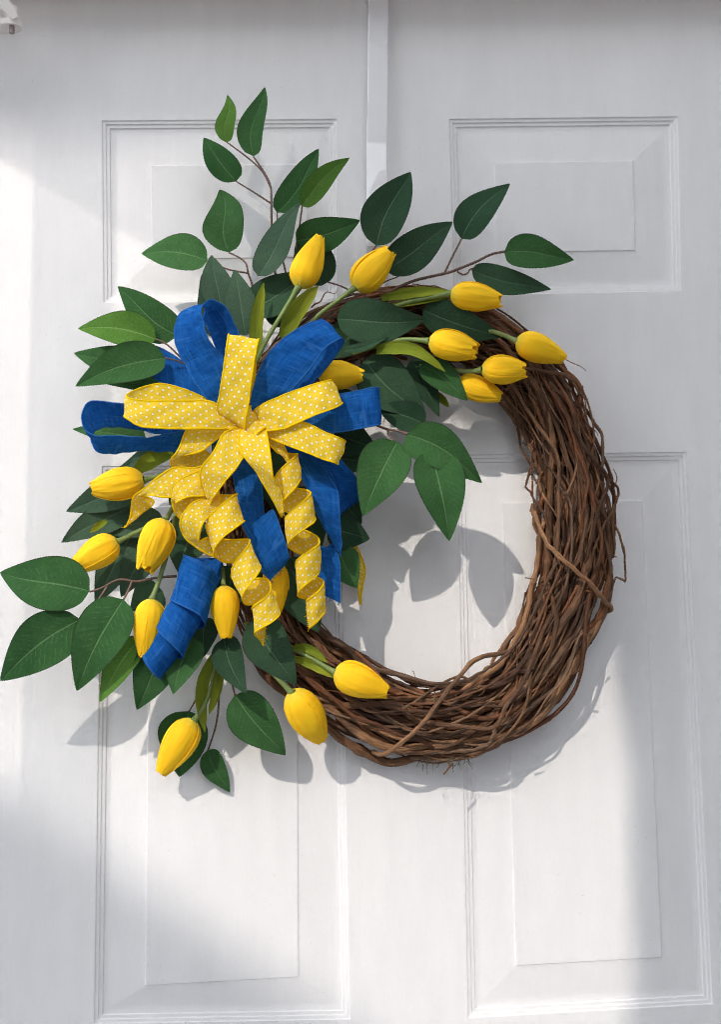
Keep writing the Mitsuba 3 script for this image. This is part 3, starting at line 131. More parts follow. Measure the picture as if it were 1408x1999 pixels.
def door_col(p, n, uv):
    g = fbm(p.x * 9, p.z * 7, 3.0, 3)
    d = fbm(p.x * 60, p.z * 14, 9.0, 3)
    spot = smoothstep(0.955, 0.985, noise(p.x * 420, p.z * 420, 5.0)) * smoothstep(0.60, 0.75, noise(p.x * 12, p.z * 9, 7.0))
    c = mix((0.72, 0.725, 0.735), (0.78, 0.78, 0.78), g) * (0.965 + 0.06 * d)
    c = mix(c, (0.50, 0.47, 0.43), 0.5 * spot)
    return c * (0.975 + 0.03 * noise(p.x * 850, p.z * 500, 1.0) + 0.02 * noise(p.x * 1500, p.z * 60, 2.0))
def door_bump(p, n, uv):
    return 0.6 * fbm(p.x * 260, p.z * 12, 0.0, 3) + 0.4 * noise(p.x * 700, p.z * 600)
scene['door_paint'] = two(bump({'type': 'principled', 'base_color': proc(door_col), 'roughness': 0.42, 'specular': 0.45}, door_bump, 0.0006, 0.0006))
scene['strap_paint'] = two({'type': 'principled', 'base_color': {'type': 'rgb', 'value': (0.76, 0.77, 0.79)}, 'roughness': 0.08, 'specular': 0.7, 'clearcoat': 0.6, 'clearcoat_gloss': 0.95})
scene['white_metal'] = two({'type': 'principled', 'base_color': {'type': 'rgb', 'value': (0.74, 0.71, 0.68)}, 'roughness': 0.35})
scene['pin_steel'] = two({'type': 'principled', 'base_color': {'type': 'rgb', 'value': (0.32, 0.27, 0.25)}, 'roughness': 0.4, 'metallic': 0.8})

def leaf_fn(dark, lightc, vein, veinamt):
    def fn(p, n, uv):
        i = dr.floor(uv.x); t = uv.x - i; s = dr.abs(uv.y); r = cell_rand(i, 3, 5); r2 = cell_rand(i, 8, 1)
        g = fbm(p.x * 45 + i, p.z * 45, p.y * 30, 3)
        c = mix(dark, lightc, dr.clip(0.65 * g + 0.55 * r - 0.1, 0, 1))
        c = c * (0.86 + 0.30 * noise(p.x * 900, p.z * 900, i))
        ph = t * 17 - s * 3.4 + 0.25 * r2 + 0.5 * noise(t * 6, s * 3, i)
        w = dr.abs(dr.abs(ph - dr.floor(ph) - 0.5) - 0.25 * 0)
        k = noise(t * 60, s * 14, i) * noise(t * 9, s * 5, i + 3)
        lat = smoothstep(0.075, 0.02, w) * smoothstep(0.98, 0.55, s) * smoothstep(0.08, 0.42, k) * smoothstep(0.02, 0.15, t) * smoothstep(1.0, 0.75, t)
        mid = smoothstep(0.04, 0.012, s) * smoothstep(1.02, 0.75, t)
        c = mix(c, vein, dr.clip(veinamt * lat + 0.6 * mid, 0, 1))
        edge = smoothstep(0.93, 1.0, s)
        return mix(c, (0.035, 0.03, 0.03), 0.65 * edge)
    return fn
def leaf_bump(p, n, uv):
    i = dr.floor(uv.x); t = uv.x - i; s = dr.abs(uv.y)
    w = (t * 17 - s * 3.4) - dr.floor(t * 17 - s * 3.4)
    return 0.5 * dr.abs(w - 0.5) + 1.6 * fbm(p.x * 45, p.z * 45, i, 2) + 0.5 * noise(p.x * 1200, p.z * 1200, i) + 0.6 * smoothstep(0.0, 0.07, s)
def leaf_mat(fn, trans):
    return bump({'type': 'principledthin', 'base_color': proc(fn), 'roughness': 0.36, 'spec_trans': 0.0, 'diff_trans': trans, 'eta': 1.55}, leaf_bump, 0.0007, 0.0005)
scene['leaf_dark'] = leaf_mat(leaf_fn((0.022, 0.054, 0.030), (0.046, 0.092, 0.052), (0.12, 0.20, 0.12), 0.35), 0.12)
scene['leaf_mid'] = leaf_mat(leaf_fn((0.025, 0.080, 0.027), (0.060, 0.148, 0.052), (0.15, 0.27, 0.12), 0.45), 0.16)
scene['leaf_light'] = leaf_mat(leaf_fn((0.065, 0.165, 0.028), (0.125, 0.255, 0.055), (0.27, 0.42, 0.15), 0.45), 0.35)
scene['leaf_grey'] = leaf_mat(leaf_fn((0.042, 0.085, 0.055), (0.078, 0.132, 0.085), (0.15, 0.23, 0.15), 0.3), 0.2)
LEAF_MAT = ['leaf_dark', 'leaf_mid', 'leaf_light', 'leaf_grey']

def blade_col(p, n, uv):
    i = dr.floor(uv.x); t = uv.x - i
    k = noise(uv.y * 9, t * 3, i)
    return mix((0.10, 0.17, 0.02), (0.33, 0.36, 0.04), dr.clip(0.35 * t + 0.7 * k * cell_rand(i, 1, 1) + 0.15, 0, 1))
def blade_bump(p, n, uv): return noise(uv.y * 22, uv.x * 3)
scene['blade_green'] = bump({'type': 'principledthin', 'base_color': proc(blade_col), 'roughness': 0.55, 'spec_trans': 0.0, 'diff_trans': 0.35, 'eta': 1.4}, blade_bump, 0.0006, 0.0006)
def stem_col(p, n, uv): return mix((0.10, 0.16, 0.035), (0.22, 0.29, 0.09), fbm(p.x * 90, p.z * 90, p.y * 90, 2))
scene['stem_green'] = two({'type': 'principled', 'base_color': proc(stem_col), 'roughness': 0.5})

def petal_col(p, n, uv):
    g = fbm(p.x * 70, p.z * 70, p.y * 70, 3)
    st = noise(uv.y * 26, uv.x * 2.0, 3.0)
    t = uv.x - dr.floor(uv.x)
    c = mix((0.90, 0.48, 0.008), (0.92, 0.61, 0.018), 0.6 * g + 0.4 * st)
    return mix(c, (0.62, 0.56, 0.07), 0.6 * smoothstep(0.14, 0.0, t))
def petal_bump(p, n, uv):
    return 1.1 * noise(uv.y * 9, uv.x * 1.5, 1.0) + 0.6 * noise(uv.y * 30, uv.x * 4, 2.0) + 0.35 * noise(p.x * 700, p.y * 700, p.z * 700)
scene['petal_yellow'] = two(bump({'type': 'principled', 'base_color': proc(petal_col), 'roughness': 0.75, 'specular': 0.2, 'sheen': 0.25}, petal_bump, 0.0009, 0.0006))

def weave(x, y, f):
    a = noise(x * f, y * f * 0.09, 1.0); b = noise(x * f * 0.09, y * f, 2.0)
    return a, b
def dots_mask(uv):
    x = uv.y / 0.0089; y = uv.x / 0.0128
    def one(ox, oy):
        fx = x + ox - dr.floor(x + ox) - 0.5; fy = y + oy - dr.floor(y + oy) - 0.5
        return dr.sqrt(dr.square(fx * 0.0089) + dr.square(fy * 0.0128))
    return dr.minimum(one(0, 0), one(0.5, 0.5))
def yellow_col(p, n, uv):
    a, b = weave(uv.y, uv.x, 2400.0)
    w = dr.abs(uv.y) / 0.0172
    c = mix((0.86, 0.59, 0.026), (0.92, 0.70, 0.075), 0.5 * a + 0.5 * b)
    c = mix(c, (0.88, 0.76, 0.30), 0.22 * smoothstep(0.6, 0.9, 0.5 * (a + b)))
    c = mix(c, (0.90, 0.66, 0.015), smoothstep(0.86, 0.93, w))
    d = smoothstep(0.00150, 0.00108, dots_mask(uv)) * (1 - smoothstep(0.84, 0.88, w))
    return mix(c, (0.95, 0.94, 0.90), 0.97 * d)
def yellow_bump(p, n, uv):
    a, b = weave(uv.y, uv.x, 2400.0)
    return a + b + 1.2 * smoothstep(0.00155, 0.0010, dots_mask(uv))
scene['ribbon_yellow'] = bump({'type': 'principledthin', 'base_color': proc(yellow_col), 'roughness': 0.7, 'spec_trans': 0.0, 'diff_trans': 0.55, 'eta': 1.35}, yellow_bump, 0.00018, 0.0003)
def blue_col(p, n, uv):
    a, b = weave(uv.y, uv.x, 900.0)
    a2, b2 = weave(uv.y + 3, uv.x + 5, 620.0)
    c = mix((0.003, 0.045, 0.23), (0.020, 0.15, 0.50), 0.40 * a + 0.40 * b + 0.2 * fbm(uv.x * 60, uv.y * 60, 1.0, 2))
    slub = smoothstep(0.70, 0.95, a2) + smoothstep(0.70, 0.95, b2)
    c = mix(c, (0.06, 0.22, 0.58), dr.clip(0.34 * slub, 0, 0.5))
    return mix(c, (0.04, 0.17, 0.50), 0.6 * smoothstep(0.92, 0.97, dr.abs(uv.y) / 0.0285))
def blue_bump(p, n, uv):
    a, b = weave(uv.y, uv.x, 1500.0)
    return a + b
scene['ribbon_blue'] = bump({'type': 'principledthin', 'base_color': proc(blue_col), 'roughness': 0.65, 'spec_trans': 0.0, 'diff_trans': 0.5, 'eta': 1.35}, blue_bump, 0.00025, 0.0004)

def bark_col(p, n, uv):
    i = dr.floor(uv.x)
    r, r2 = cell_rand(i, 1, 7), cell_rand(i, 4, 2)
    c = mix((0.055, 0.024, 0.013), (0.31, 0.162, 0.080), r)
    c = mix(c, (0.23, 0.080, 0.032), 0.7 * smoothstep(0.6, 0.95, r2))
    c = mix(c, (0.18, 0.12, 0.08), 0.5 * smoothstep(0.3, 0.05, r2))
    k = fbm(uv.x * 17, uv.y * 120, i, 3)
    k2 = noise(uv.y * 30, i, 4.0)
    c = c * (0.35 + 1.25 * k)
    return mix(c, (0.05, 0.025, 0.016), 0.55 * smoothstep(0.6, 0.8, k2))
def bark_bump(p, n, uv): return fbm(uv.x * 23, uv.y * 90, 1.0, 3) + 0.4 * noise(uv.x * 40, uv.y * 700)
scene['bark'] = two(bump({'type': 'principled', 'base_color': proc(bark_col), 'roughness': 0.62, 'specular': 0.35}, bark_bump, 0.0022, 0.0004))
def twig_col(p, n, uv): return mix((0.07, 0.035, 0.026), (0.17, 0.10, 0.07), fbm(p.x * 120, p.z * 120, p.y * 120, 2))
scene['twig_brown'] = two({'type': 'principled', 'base_color': proc(twig_col), 'roughness': 0.5})
scene['bristle_green'] = two({'type': 'principled', 'base_color': {'type': 'rgb', 'value': (0.05, 0.06, 0.03)}, 'roughness': 0.8})

# ---------------------------------------------------------------- the door
def offset_quad(q, d):
    """the quad (TL, TR, BR, BL in x, z) moved inwards by d"""
    q = np.array(q, float); c = q.mean(0); lines = []
    for k in range(4):
        a, b = q[k], q[(k + 1) % 4]; t = unit(b - a); nrm = np.array([-t[1], t[0]])
        if (c - a) @ nrm < 0: nrm = -nrm
        lines.append((a + nrm * d, t))
    out = []
    for k in range(4):
        (p, t), (p2, t2) = lines[k - 1], lines[k]
        s = np.linalg.solve(np.array([t, -t2]).T, p2 - p)
        out.append(p + t * s[0])
    return np.array(out)

def ring_mesh(rings):
    v = np.vstack([np.stack([r[:, 0], np.full(4, y), r[:, 1]], 1) for r, y in rings])
    return v, grid_faces(len(rings), 4, True)

def fan_quad(q, y, n=1):
    return np.stack([q[:, 0], np.full(4, y), q[:, 1]], 1), np.array([[0, 3, 2, 1]])

DX0, DX1, DZ0, DZ1 = -0.56, 0.56, 0.02, LIT['top'][1] + 0.012
face = sg.box(DX0, DZ0, DX1, DZ1)
for outer, field in PANELS:
    face = face.difference(sg.Polygon(outer))
lower = [[(-0.345, 0.72), (-0.035, 0.72), (-0.035, 0.16), (-0.345, 0.16)], [(0.11, 0.72), (0.42, 0.72), (0.42, 0.16), (0.11, 0.16)]]
v2, f2 = trimesh.creation.triangulate_polygon(face, engine='earcut')
put('front_door__face', (np.stack([v2[:, 0], v2[:, 0] * 0, v2[:, 1]], 1), f2), 'door_paint')
for outer, field in PANELS:
    prof = [(0, 0), (0.0008, 0.0016), (0.0042, 0.0019), (0.0050, 0.0036), (0.0088, 0.0039), (0.0096, 0.0057), (0.0140, 0.0060), (0.0175, 0.0060)]
    rings = [(offset_quad(outer, i), d) for i, d in prof]
    pk = num('front_door__panel')
    put(pk + '__moulding', ring_mesh(rings), 'door_paint')
    fq = np.array(field, float)
    inner = [(offset_quad(outer, 0.0175), 0.0060), (offset_quad(fq, -0.0010), 0.0033), (offset_quad(fq, 0.0), 0.0017)]
    rm = ring_mesh(inner)
    cap = fan_quad(offset_quad(fq, 0.0), 0.0017)
    m = (np.vstack([rm[0], cap[0]]), np.vstack([rm[1], cap[1] + len(rm[0])]))
    put(pk + '__field', m, 'door_paint')
put('front_door__core', bent_box((DX0, 0.010, DZ0), (DX1, 0.045, DZ1), 0.001), 'door_paint')
labels['front_door'] = {'label': 'white panelled door with embossed mouldings behind the wreath', 'category': 'door'}

def wood_col(p, n, uv): return mix((0.42, 0.25, 0.11), (0.54, 0.34, 0.17), fbm(p.x * 6, p.y * 40, p.z * 60, 3))
scene['brown_wood'] = two({'type': 'principled', 'base_color': proc(wood_col), 'roughness': 0.6})
put('door_frame__head', bent_box((DX0 - 0.12, -0.06, DZ1 + 0.003), (DX1 + 0.12, 0.08, DZ1 + 0.16)), 'brown_wood')
put('door_frame__jamb', bent_box((DX0 - 0.12, -0.03, 0.005), (DX0 - 0.003, 0.08, DZ1)), 'white_metal')
put('door_frame__jamb', bent_box((DX1 + 0.003, -0.03, 0.005), (DX1 + 0.12, 0.08, DZ1)), 'white_metal')
labels['door_frame'] = {'label': 'door frame with a brown head just above the white door', 'category': 'door frame'}

# ---------------------------------------------------------------- the hanger
def strap(pts, half, thick, n=40):
    """a flat strip of metal along pts, facing -y, with its two edges bent a little back"""
    p = spline(pts, n)
    half = np.broadcast_to(half, (n,))
    prof = [(-1, 0.0022), (-1.0, 0.0006), (-0.9, 0.0), (0.9, 0.0), (1.0, 0.0006), (1, 0.0022)]
    v = np.array([[q[0] + a * h, q[1] + b, q[2]] for q, h in zip(p, half) for a, b in prof])
    back = v + [0, thick, 0]
    m = len(prof); f = grid_faces(n, m)
    vv = np.vstack([v, back]); ff = [f, f[:, ::-1] + len(v)]
    for c, flip in ((0, False), (m - 1, True)):
        i = np.arange(n - 1)
        qd = np.stack([i * m + c, (i + 1) * m + c, (i + 1) * m + c + len(v), i * m + c + len(v)], 1)
        ff.append(qd[:, ::-1] if flip else qd)
    return vv, np.vstack(ff)
put('wreath_hanger__strap', strap(STRAP, 0.0128, 0.0012), 'strap_paint', smooth=25)
tg = []
for (x, y, z), w in zip(spline(TONGUE, 24), np.interp(np.linspace(0, 1, 24), [0, .06, .14, .3, .6, 1], [.002, .0055, .008, .0125, .0165, .017])):
    tg += [[x - w, y, z], [x + w * .75, y, z]]
tg = np.array(tg); gf = grid_faces(24, 2)
put('wreath_hanger__hook', (np.vstack([tg, tg + [0, .0015, 0]]), np.vstack([gf, gf[:, ::-1] + len(tg)])), 'strap_paint')
labels['wreath_hanger'] = {'label': 'glossy white metal over-door strap holding the wreath', 'category': 'hanger'}

# ---------------------------------------------------------------- bracket in the top left corner
b0, b1, a0, a1, p0, p1 = [np.array(q) for q in BRACKET]
cap = sg.LineString([(b0[0], 0), (b1[0] - 0.009, 0)]).buffer(0.012)
pl = trimesh.creation.extrude_polygon(cap, 0.0045, engine='earcut'); pl.apply_translation([0, b1[1], b1[2] - 0.003])
rim = trimesh.creation.extrude_polygon(cap.difference(cap.buffer(-0.002)), 0.0075, engine='earcut'); rim.apply_translation([0, b1[1], b1[2] - 0.0035])
put('corner_bracket__plate', trimesh.util.concatenate([pl, rim]), 'white_metal', smooth=30)
d = unit(a1 - a0); side = unit(np.cross(d, [0, 1, 0]))
bar = []
for s in np.linspace(0, 1, 12):
    q = a0 + (a1 - a0) * s; h = 0.0075 - 0.004 * s ** 3
    bar += [q - side * h + [0, 0.009, 0], q - side * h - [0, 0.009, 0], q + side * h - [0, 0.009, 0], q + side * h + [0, 0.009, 0]]
put('corner_bracket__arm', trimesh.Trimesh(np.array(bar)).convex_hull, 'white_metal', smooth=30)
tv, tf, _ = tube(spline([p0 - [0, .004, 0], p1 - [0, .004, 0]], 6), 0.0033, 14)
put('corner_bracket__pin', (tv, tf), 'pin_steel', smooth=40)
tv, tf, _ = tube(spline([p0 + [0, -.004, .018], p0 + [0, -.004, .0]], 5), 0.006, 16)
put('corner_bracket__bolt_head', (tv, tf), 'white_metal', smooth=40)
put('corner_bracket__stay', bent_box((DX0, -0.075, b1[2] - 0.004), (b0[0] + 0.02, -0.05, b1[2] + 0.02)), 'white_metal')
labels['corner_bracket'] = {'label': 'small white metal bracket with a grey pin at the top left corner', 'category': 'bracket'}

# ---------------------------------------------------------------- the vine ring of the wreath
W_ = 'grapevine_wreath'
labels[W_] = {'label': 'round grapevine wreath with yellow tulips, leaves and a yellow and blue bow', 'category': 'wreath'}
rng = np.random.default_rng(41)
ringx = np.array(RING); ringc = np.vstack([ringx, ringx[:1]])
rs = np.concatenate([[0], np.cumsum(np.linalg.norm(np.diff(ringc, axis=0), axis=1))]); RL = rs[-1]
RC = CubicSpline(rs / RL, ringc, bc_type='periodic')
cen = ringx.mean(0)
def ring_point(s, a, b):
    """s: way round (1 = once), a: metres outwards, b: metres in front of the door"""
    s = np.asarray(s) % 1
    p = RC(s); t = unit(RC(s, 1)); nrm = np.stack([t[:, 1], -t[:, 0]], 1)
    sg_ = np.sign(((p - cen) * nrm).sum(1, keepdims=True)); nrm = nrm * sg_
    q = p + nrm * a[:, None]
    return np.stack([q[:, 0], -b, q[:, 1]], 1)
def wig(n, k, amp):
    x = np.linspace(0, 1, n); return amp * sum(rng.normal() / (j + 1) * np.sin(2 * np.pi * (x * (j + 1) * k + rng.random())) for j in range(3))
VR = W_ + '__vine_ring'
vid = 0
def vine_radius(n, r, s_len):
    x = np.linspace(0, s_len, n); pitch = rng.uniform(.05, .09); o = rng.random() * pitch
    node = np.exp(-(((x + o) % pitch - pitch / 2) / 0.0035) ** 2)
    return r * (1 + 0.34 * node + 0.06 * np.sin(x * 90 + o * 99) + 0.05 * np.sin(x * 310 + o * 37)) * np.interp(np.linspace(0, 1, n), [0, .03, .97, 1], [.8, 1, 1, .6])
for k in range(175):
    L_ = rng.uniform(.22, .8) if k > 30 else rng.uniform(.8, 1.15)
    n = int(60 + 190 * L_); s0 = rng.random(); s = s0 + np.linspace(0, L_, n)
    rad = rng.choice([rng.uniform(.0009, .0016), rng.uniform(.0016, .0027), rng.uniform(.0027, .0058)], p=[.44, .38, .18])
    rho = math.sqrt(rng.uniform(.05, 1)); phi = rng.uniform(0, 2 * np.pi) + np.linspace(0, rng.normal(0, 2.4) * L_ * 2.6, n) + wig(n, 2.5 * L_, .4)
    rr = np.clip(rho + wig(n, 3 * L_, .16), 0, 1.08)
    a = 0.043 * rr * np.cos(phi) + wig(n, 9 * L_, .0020); b = 0.039 + 0.033 * rr * np.sin(phi) + wig(n, 8 * L_, .0018)
    kn = np.sort(rng.random(max(3, int(L_ * RL / .05)))); kx = np.concatenate([[0], kn, [1]])
    a = a + np.interp(np.linspace(0, 1, n), kx, rng.normal(0, .0026, len(kx))); b = b + np.interp(np.linspace(0, 1, n), kx, rng.normal(0, .0022, len(kx)))
    b = np.maximum(b, rad + .002)
    p = ring_point(s, a, b)
    v, f, uv = tube(p, vine_radius(n, rad, L_ * RL), 6, uid=vid); vid += 1
    put(VR + '__vine', (v, f), 'bark', smooth=True, uv=uv)
for r, pts in BINDERS:
    n = 70; p = spline(pts, n) + np.stack([wig(n, 4, .0006), wig(n, 4, .0005), wig(n, 4, .0006)], 1)
    p[:, 1] = np.minimum(p[:, 1], -r - .001)
    ln = np.linalg.norm(np.diff(p, axis=0), axis=1).sum()
    v, f, uv = tube(p, vine_radius(n, r * .55, ln), 9, uid=vid); vid += 1
    put(VR + '__vine', (v, f), 'bark', smooth=True, uv=uv)
# tendrils, stubs and frayed bark
for k in range(46):
    s0 = rng.uniform(-.36, .30); L_ = rng.uniform(.01, .035); n = 34
    a0_ = rng.uniform(-.042, .046); b0_ = rng.uniform(.05, .078)
    x = np.linspace(0, 1, n); s = s0 + L_ * x
    curl = rng.uniform(.001, .006); tw = rng.uniform(3, 12)
    a = a0_ + rng.uniform(-.02, .02) * x + curl * x * np.cos(tw * x); b = b0_ + rng.uniform(-.012, .012) * x + curl * x * np.sin(tw * x)
    v, f, uv = tube(ring_point(s, a, b), np.linspace(rng.uniform(.0006, .0011), .0004, n), 5, uid=vid); vid += 1
    put(VR + '__tendril', (v, f), 'bark', smooth=True, uv=uv)
for k in range(75):
    s0 = rng.uniform(-.36, .32); a0_ = rng.choice([rng.uniform(-.047, -.035), rng.uniform(.0, .048)]); b0_ = rng.uniform(.03, .07)
    q = ring_point([s0], np.array([a0_]), np.array([b0_]))[0]
    dirn = unit(rng.normal(size=3) * [1, .6, 1]); l = rng.uniform(.006, .018)
    n = 6; p = q + dirn * l * np.linspace(0, 1, n)[:, None]
    v, f, uv = tube(p, np.linspace(1, rng.uniform(.3, .8), n) * rng.uniform(.0007, .0018), 6, uid=vid); vid += 1
    put(VR + '__twig_stub', (v, f), 'bark', smooth=True, uv=uv)
def curly(path, r):
    global vid
    v, f, uv = tube(path, r, 5, uid=vid); vid += 1
    put(VR + '__tendril', (v, f), 'bark', smooth=True, uv=uv)
B = [np.array(q) for q in BITS]
x = np.linspace(0, 1, 30)[:, None]
curly(B[0] + (B[1] - B[0]) * x + np.hstack([.004 * np.sin(3 * x), 0 * x, .0 * x]) , np.linspace(.0009, .0005, 30))
curly(B[2] + np.hstack([.008 * x + .004 * np.cos(9 * x), 0 * x, .004 * np.sin(9 * x)]), .0009)
curly(B[3] + np.hstack([-.02 + .035 * x, 0 * x, -.002 + .012 * np.sin(np.pi * x)]), .0007)
br = []
for k in range(34):
    q = B[4] + [rng.uniform(-.028, .03), rng.uniform(-.012, .012), rng.uniform(-.002, .008)]
    dn = unit([rng.normal(-.1, .45), rng.normal(0, .3), -1]); l = rng.uniform(.004, .012)
    br.append(tube(q + dn * l * np.linspace(0, 1, 4)[:, None], np.linspace(.0005, .0002, 4), 4))
m, uv = join(br)
put(VR + '__moss_tuft', m, 'bristle_green', kind='stuff', label='fringe of dark mossy bristles under the ring')
labels[VR] = {'label': 'ring of twisted brown vines'}

# ---------------------------------------------------------------- leaves
lid = 0
S_CURVE = {0: -.045, 1: -.03, 8: -.045}
def leaf_mesh(p0, p1, width, bend, arch, fold, roll, uid, seed):
    r = np.random.default_rng(seed)
    p0, p1 = np.array(p0), np.array(p1); L_ = np.linalg.norm(p1 - p0); ax = (p1 - p0) / L_
    nrm = np.array([0, -1.0, 0]); nrm = unit(nrm - ax * (nrm @ ax))
    nrm = Rotation.from_rotvec(ax * math.radians(roll)).apply(nrm)
    side = np.cross(ax, nrm)
    if side @ np.cross(ax, [0, -1.0, 0]) < 0: side = -side
    n, m = 30, 13
    tw0, tw1 = math.radians(r.uniform(-9, 9)), math.radians(r.uniform(-24, 24)); droop = r.uniform(-.05, .06); fold = fold * r.uniform(.8, 2.6)
    t = np.linspace(0, 1, n); s = np.linspace(-1, 1, m)
    e = 0.62 + r.uniform(-.05, .06)
    w = np.sin(np.pi * t ** e) ** 0.74 * (1 - 0.25 * t ** 4)
    w = w / w.max()
    w = np.maximum(w, .004)
    half = width * .53 * w
    cen = bend * L_ * np.sin(np.pi * t) + (0.10 * bend + S_CURVE.get(uid, r.uniform(-.015, .015))) * L_ * np.sin(2 * np.pi * t)
    up = arch * L_ * np.sin(np.pi * t) - arch * .35 * L_ * t ** 3
    wv = r.uniform(.02, .05); ph = r.uniform(0, 6, 3)
    v, uv = [], []
    for i in range(n):
        for j in range(m):
            tw = tw0 + (tw1 - tw0) * t[i]
            q = p0 + ax * (L_ * t[i]) + side * (cen[i] + half[i] * s[j] * math.cos(tw))
            cup = fold * half[i] * (abs(s[j]) ** 1.3) + wv * half[i] * math.sin(6 * t[i] + ph[0] + 2.2 * s[j]) * abs(s[j]) + .25 * wv * half[i] * math.sin(13 * t[i] + ph[1]) * s[j]
            h = up[i] + cup + half[i] * s[j] * math.sin(tw) + droop * L_ * t[i] ** 2
            if abs(s[j]) < .01: h -= .0006
            v.append(q + nrm * h)
            uv.append((uid + .01 + .97 * t[i], s[j]))
    return (np.array(v), grid_faces(n, m)), np.array(uv)
BRANCH_LABELS = {
    'top_left': 'leafy spray rising highest, above the tulips', 'mid_left': 'leafy spray left of the topmost tulip, behind the blue loop',
    'left': 'spray of leaves at the left with one bright green leaf', 'lower_left': 'greyish leaves behind the tulips at the left',
    'far_left': 'big veined leaves reaching out to the lower left', 'bottom': 'leaves hanging lowest under the bow',
    'inner': 'three sunlit leaves reaching into the opening of the ring', 'inner_shade': 'dark shaded leaves tucked behind the bow, some added to darken gaps',  # a few of the leaves behind the bow are added to darken gaps
    'upper_right': 'leafy spray reaching to the upper right'}
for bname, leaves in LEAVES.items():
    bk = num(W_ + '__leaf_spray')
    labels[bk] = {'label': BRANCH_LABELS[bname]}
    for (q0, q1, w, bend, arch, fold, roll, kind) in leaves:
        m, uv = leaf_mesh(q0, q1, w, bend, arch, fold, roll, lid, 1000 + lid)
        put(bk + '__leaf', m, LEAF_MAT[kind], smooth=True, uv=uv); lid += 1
    for r, pts in TWIGS.get(bname, []):
        v, f, uv = tube(spline(pts, 26), np.linspace(1.1, .8, 26) * r * .95, 7)
        put(bk + '__twig', (v, f), 'twig_brown', smooth=True)

# ---------------------------------------------------------------- tulips
def petal(ax0, a, e1, e2, L_, R_, th0, half, tend, rscale, lift, uid, r, opn, belly):
    """one petal on the bud: th0 its middle angle, half its half width (degrees) at the belly, tend where its tip ends (of the length)"""
    n, m = 22, 15
    out, inn, uvs = [], [], []
    tt = np.linspace(0.0, 1, n)
    for i, t in enumerate(tt):
        hh = t * tend; hq = hh + belly * math.sin(math.pi * min(hh, 1))
        prof = np.interp(hq, [0, .03, .08, .16, .27, .38, .50, .62, .74, .85, .94, 1.0, 1.06], [.26, .46, .66, .86, .97, 1.0, .97, .88, .74, .58 + .05 * opn, .43 + .16 * opn, .32 + .28 * opn, .28 + .3 * opn])
        span = math.radians(half) * np.interp(t, [0, .12, .4, .7, .88, .96, 1], [.75, .95, 1, .95, .80, .62 + .2 * opn, .30 + .5 * opn])
        for j in range(m):
            s = -1 + 2 * j / (m - 1)
            th = math.radians(th0) + span * s
            rr = R_ * rscale * prof * (1 + lift * s) * (1 + .012 * math.sin(9 * s + th0) * math.sin(3 * t * 2 + th0))
            rr *= 1 - .05 * math.exp(-(s / .12) ** 2) * math.sin(math.pi * t)
            d = math.cos(th) * e1 + math.sin(th) * e2
            c = ax0 + a * (L_ * (hh + .02 * t * s * s))
            out.append(c + d * rr); inn.append(c + d * (rr - .0011)); uvs.append((uid + .01 + .97 * t, s * .5 + uid))
    out, inn, uvs = np.array(out), np.array(inn), np.array(uvs)
    f = grid_faces(n, m); N = len(out)
    border = [i * m for i in range(n)] + [(n - 1) * m + j for j in range(1, m)] + [i * m + m - 1 for i in range(n - 2, -1, -1)] + [j for j in range(m - 2, 0, -1)]
    b = np.array(border); b2 = np.roll(b, -1)
    v = np.vstack([out, inn, out[b], inn[b]])
    k = len(b); i = np.arange(k); i2 = (i + 1) % k
    rim = np.stack([2 * N + i2, 2 * N + i, 2 * N + k + i, 2 * N + k + i2], 1)
    return (v, np.vstack([f[:, ::-1], f + N, rim[:, ::-1]])), np.vstack([uvs, uvs, uvs[b], uvs[b]])
pid = 0
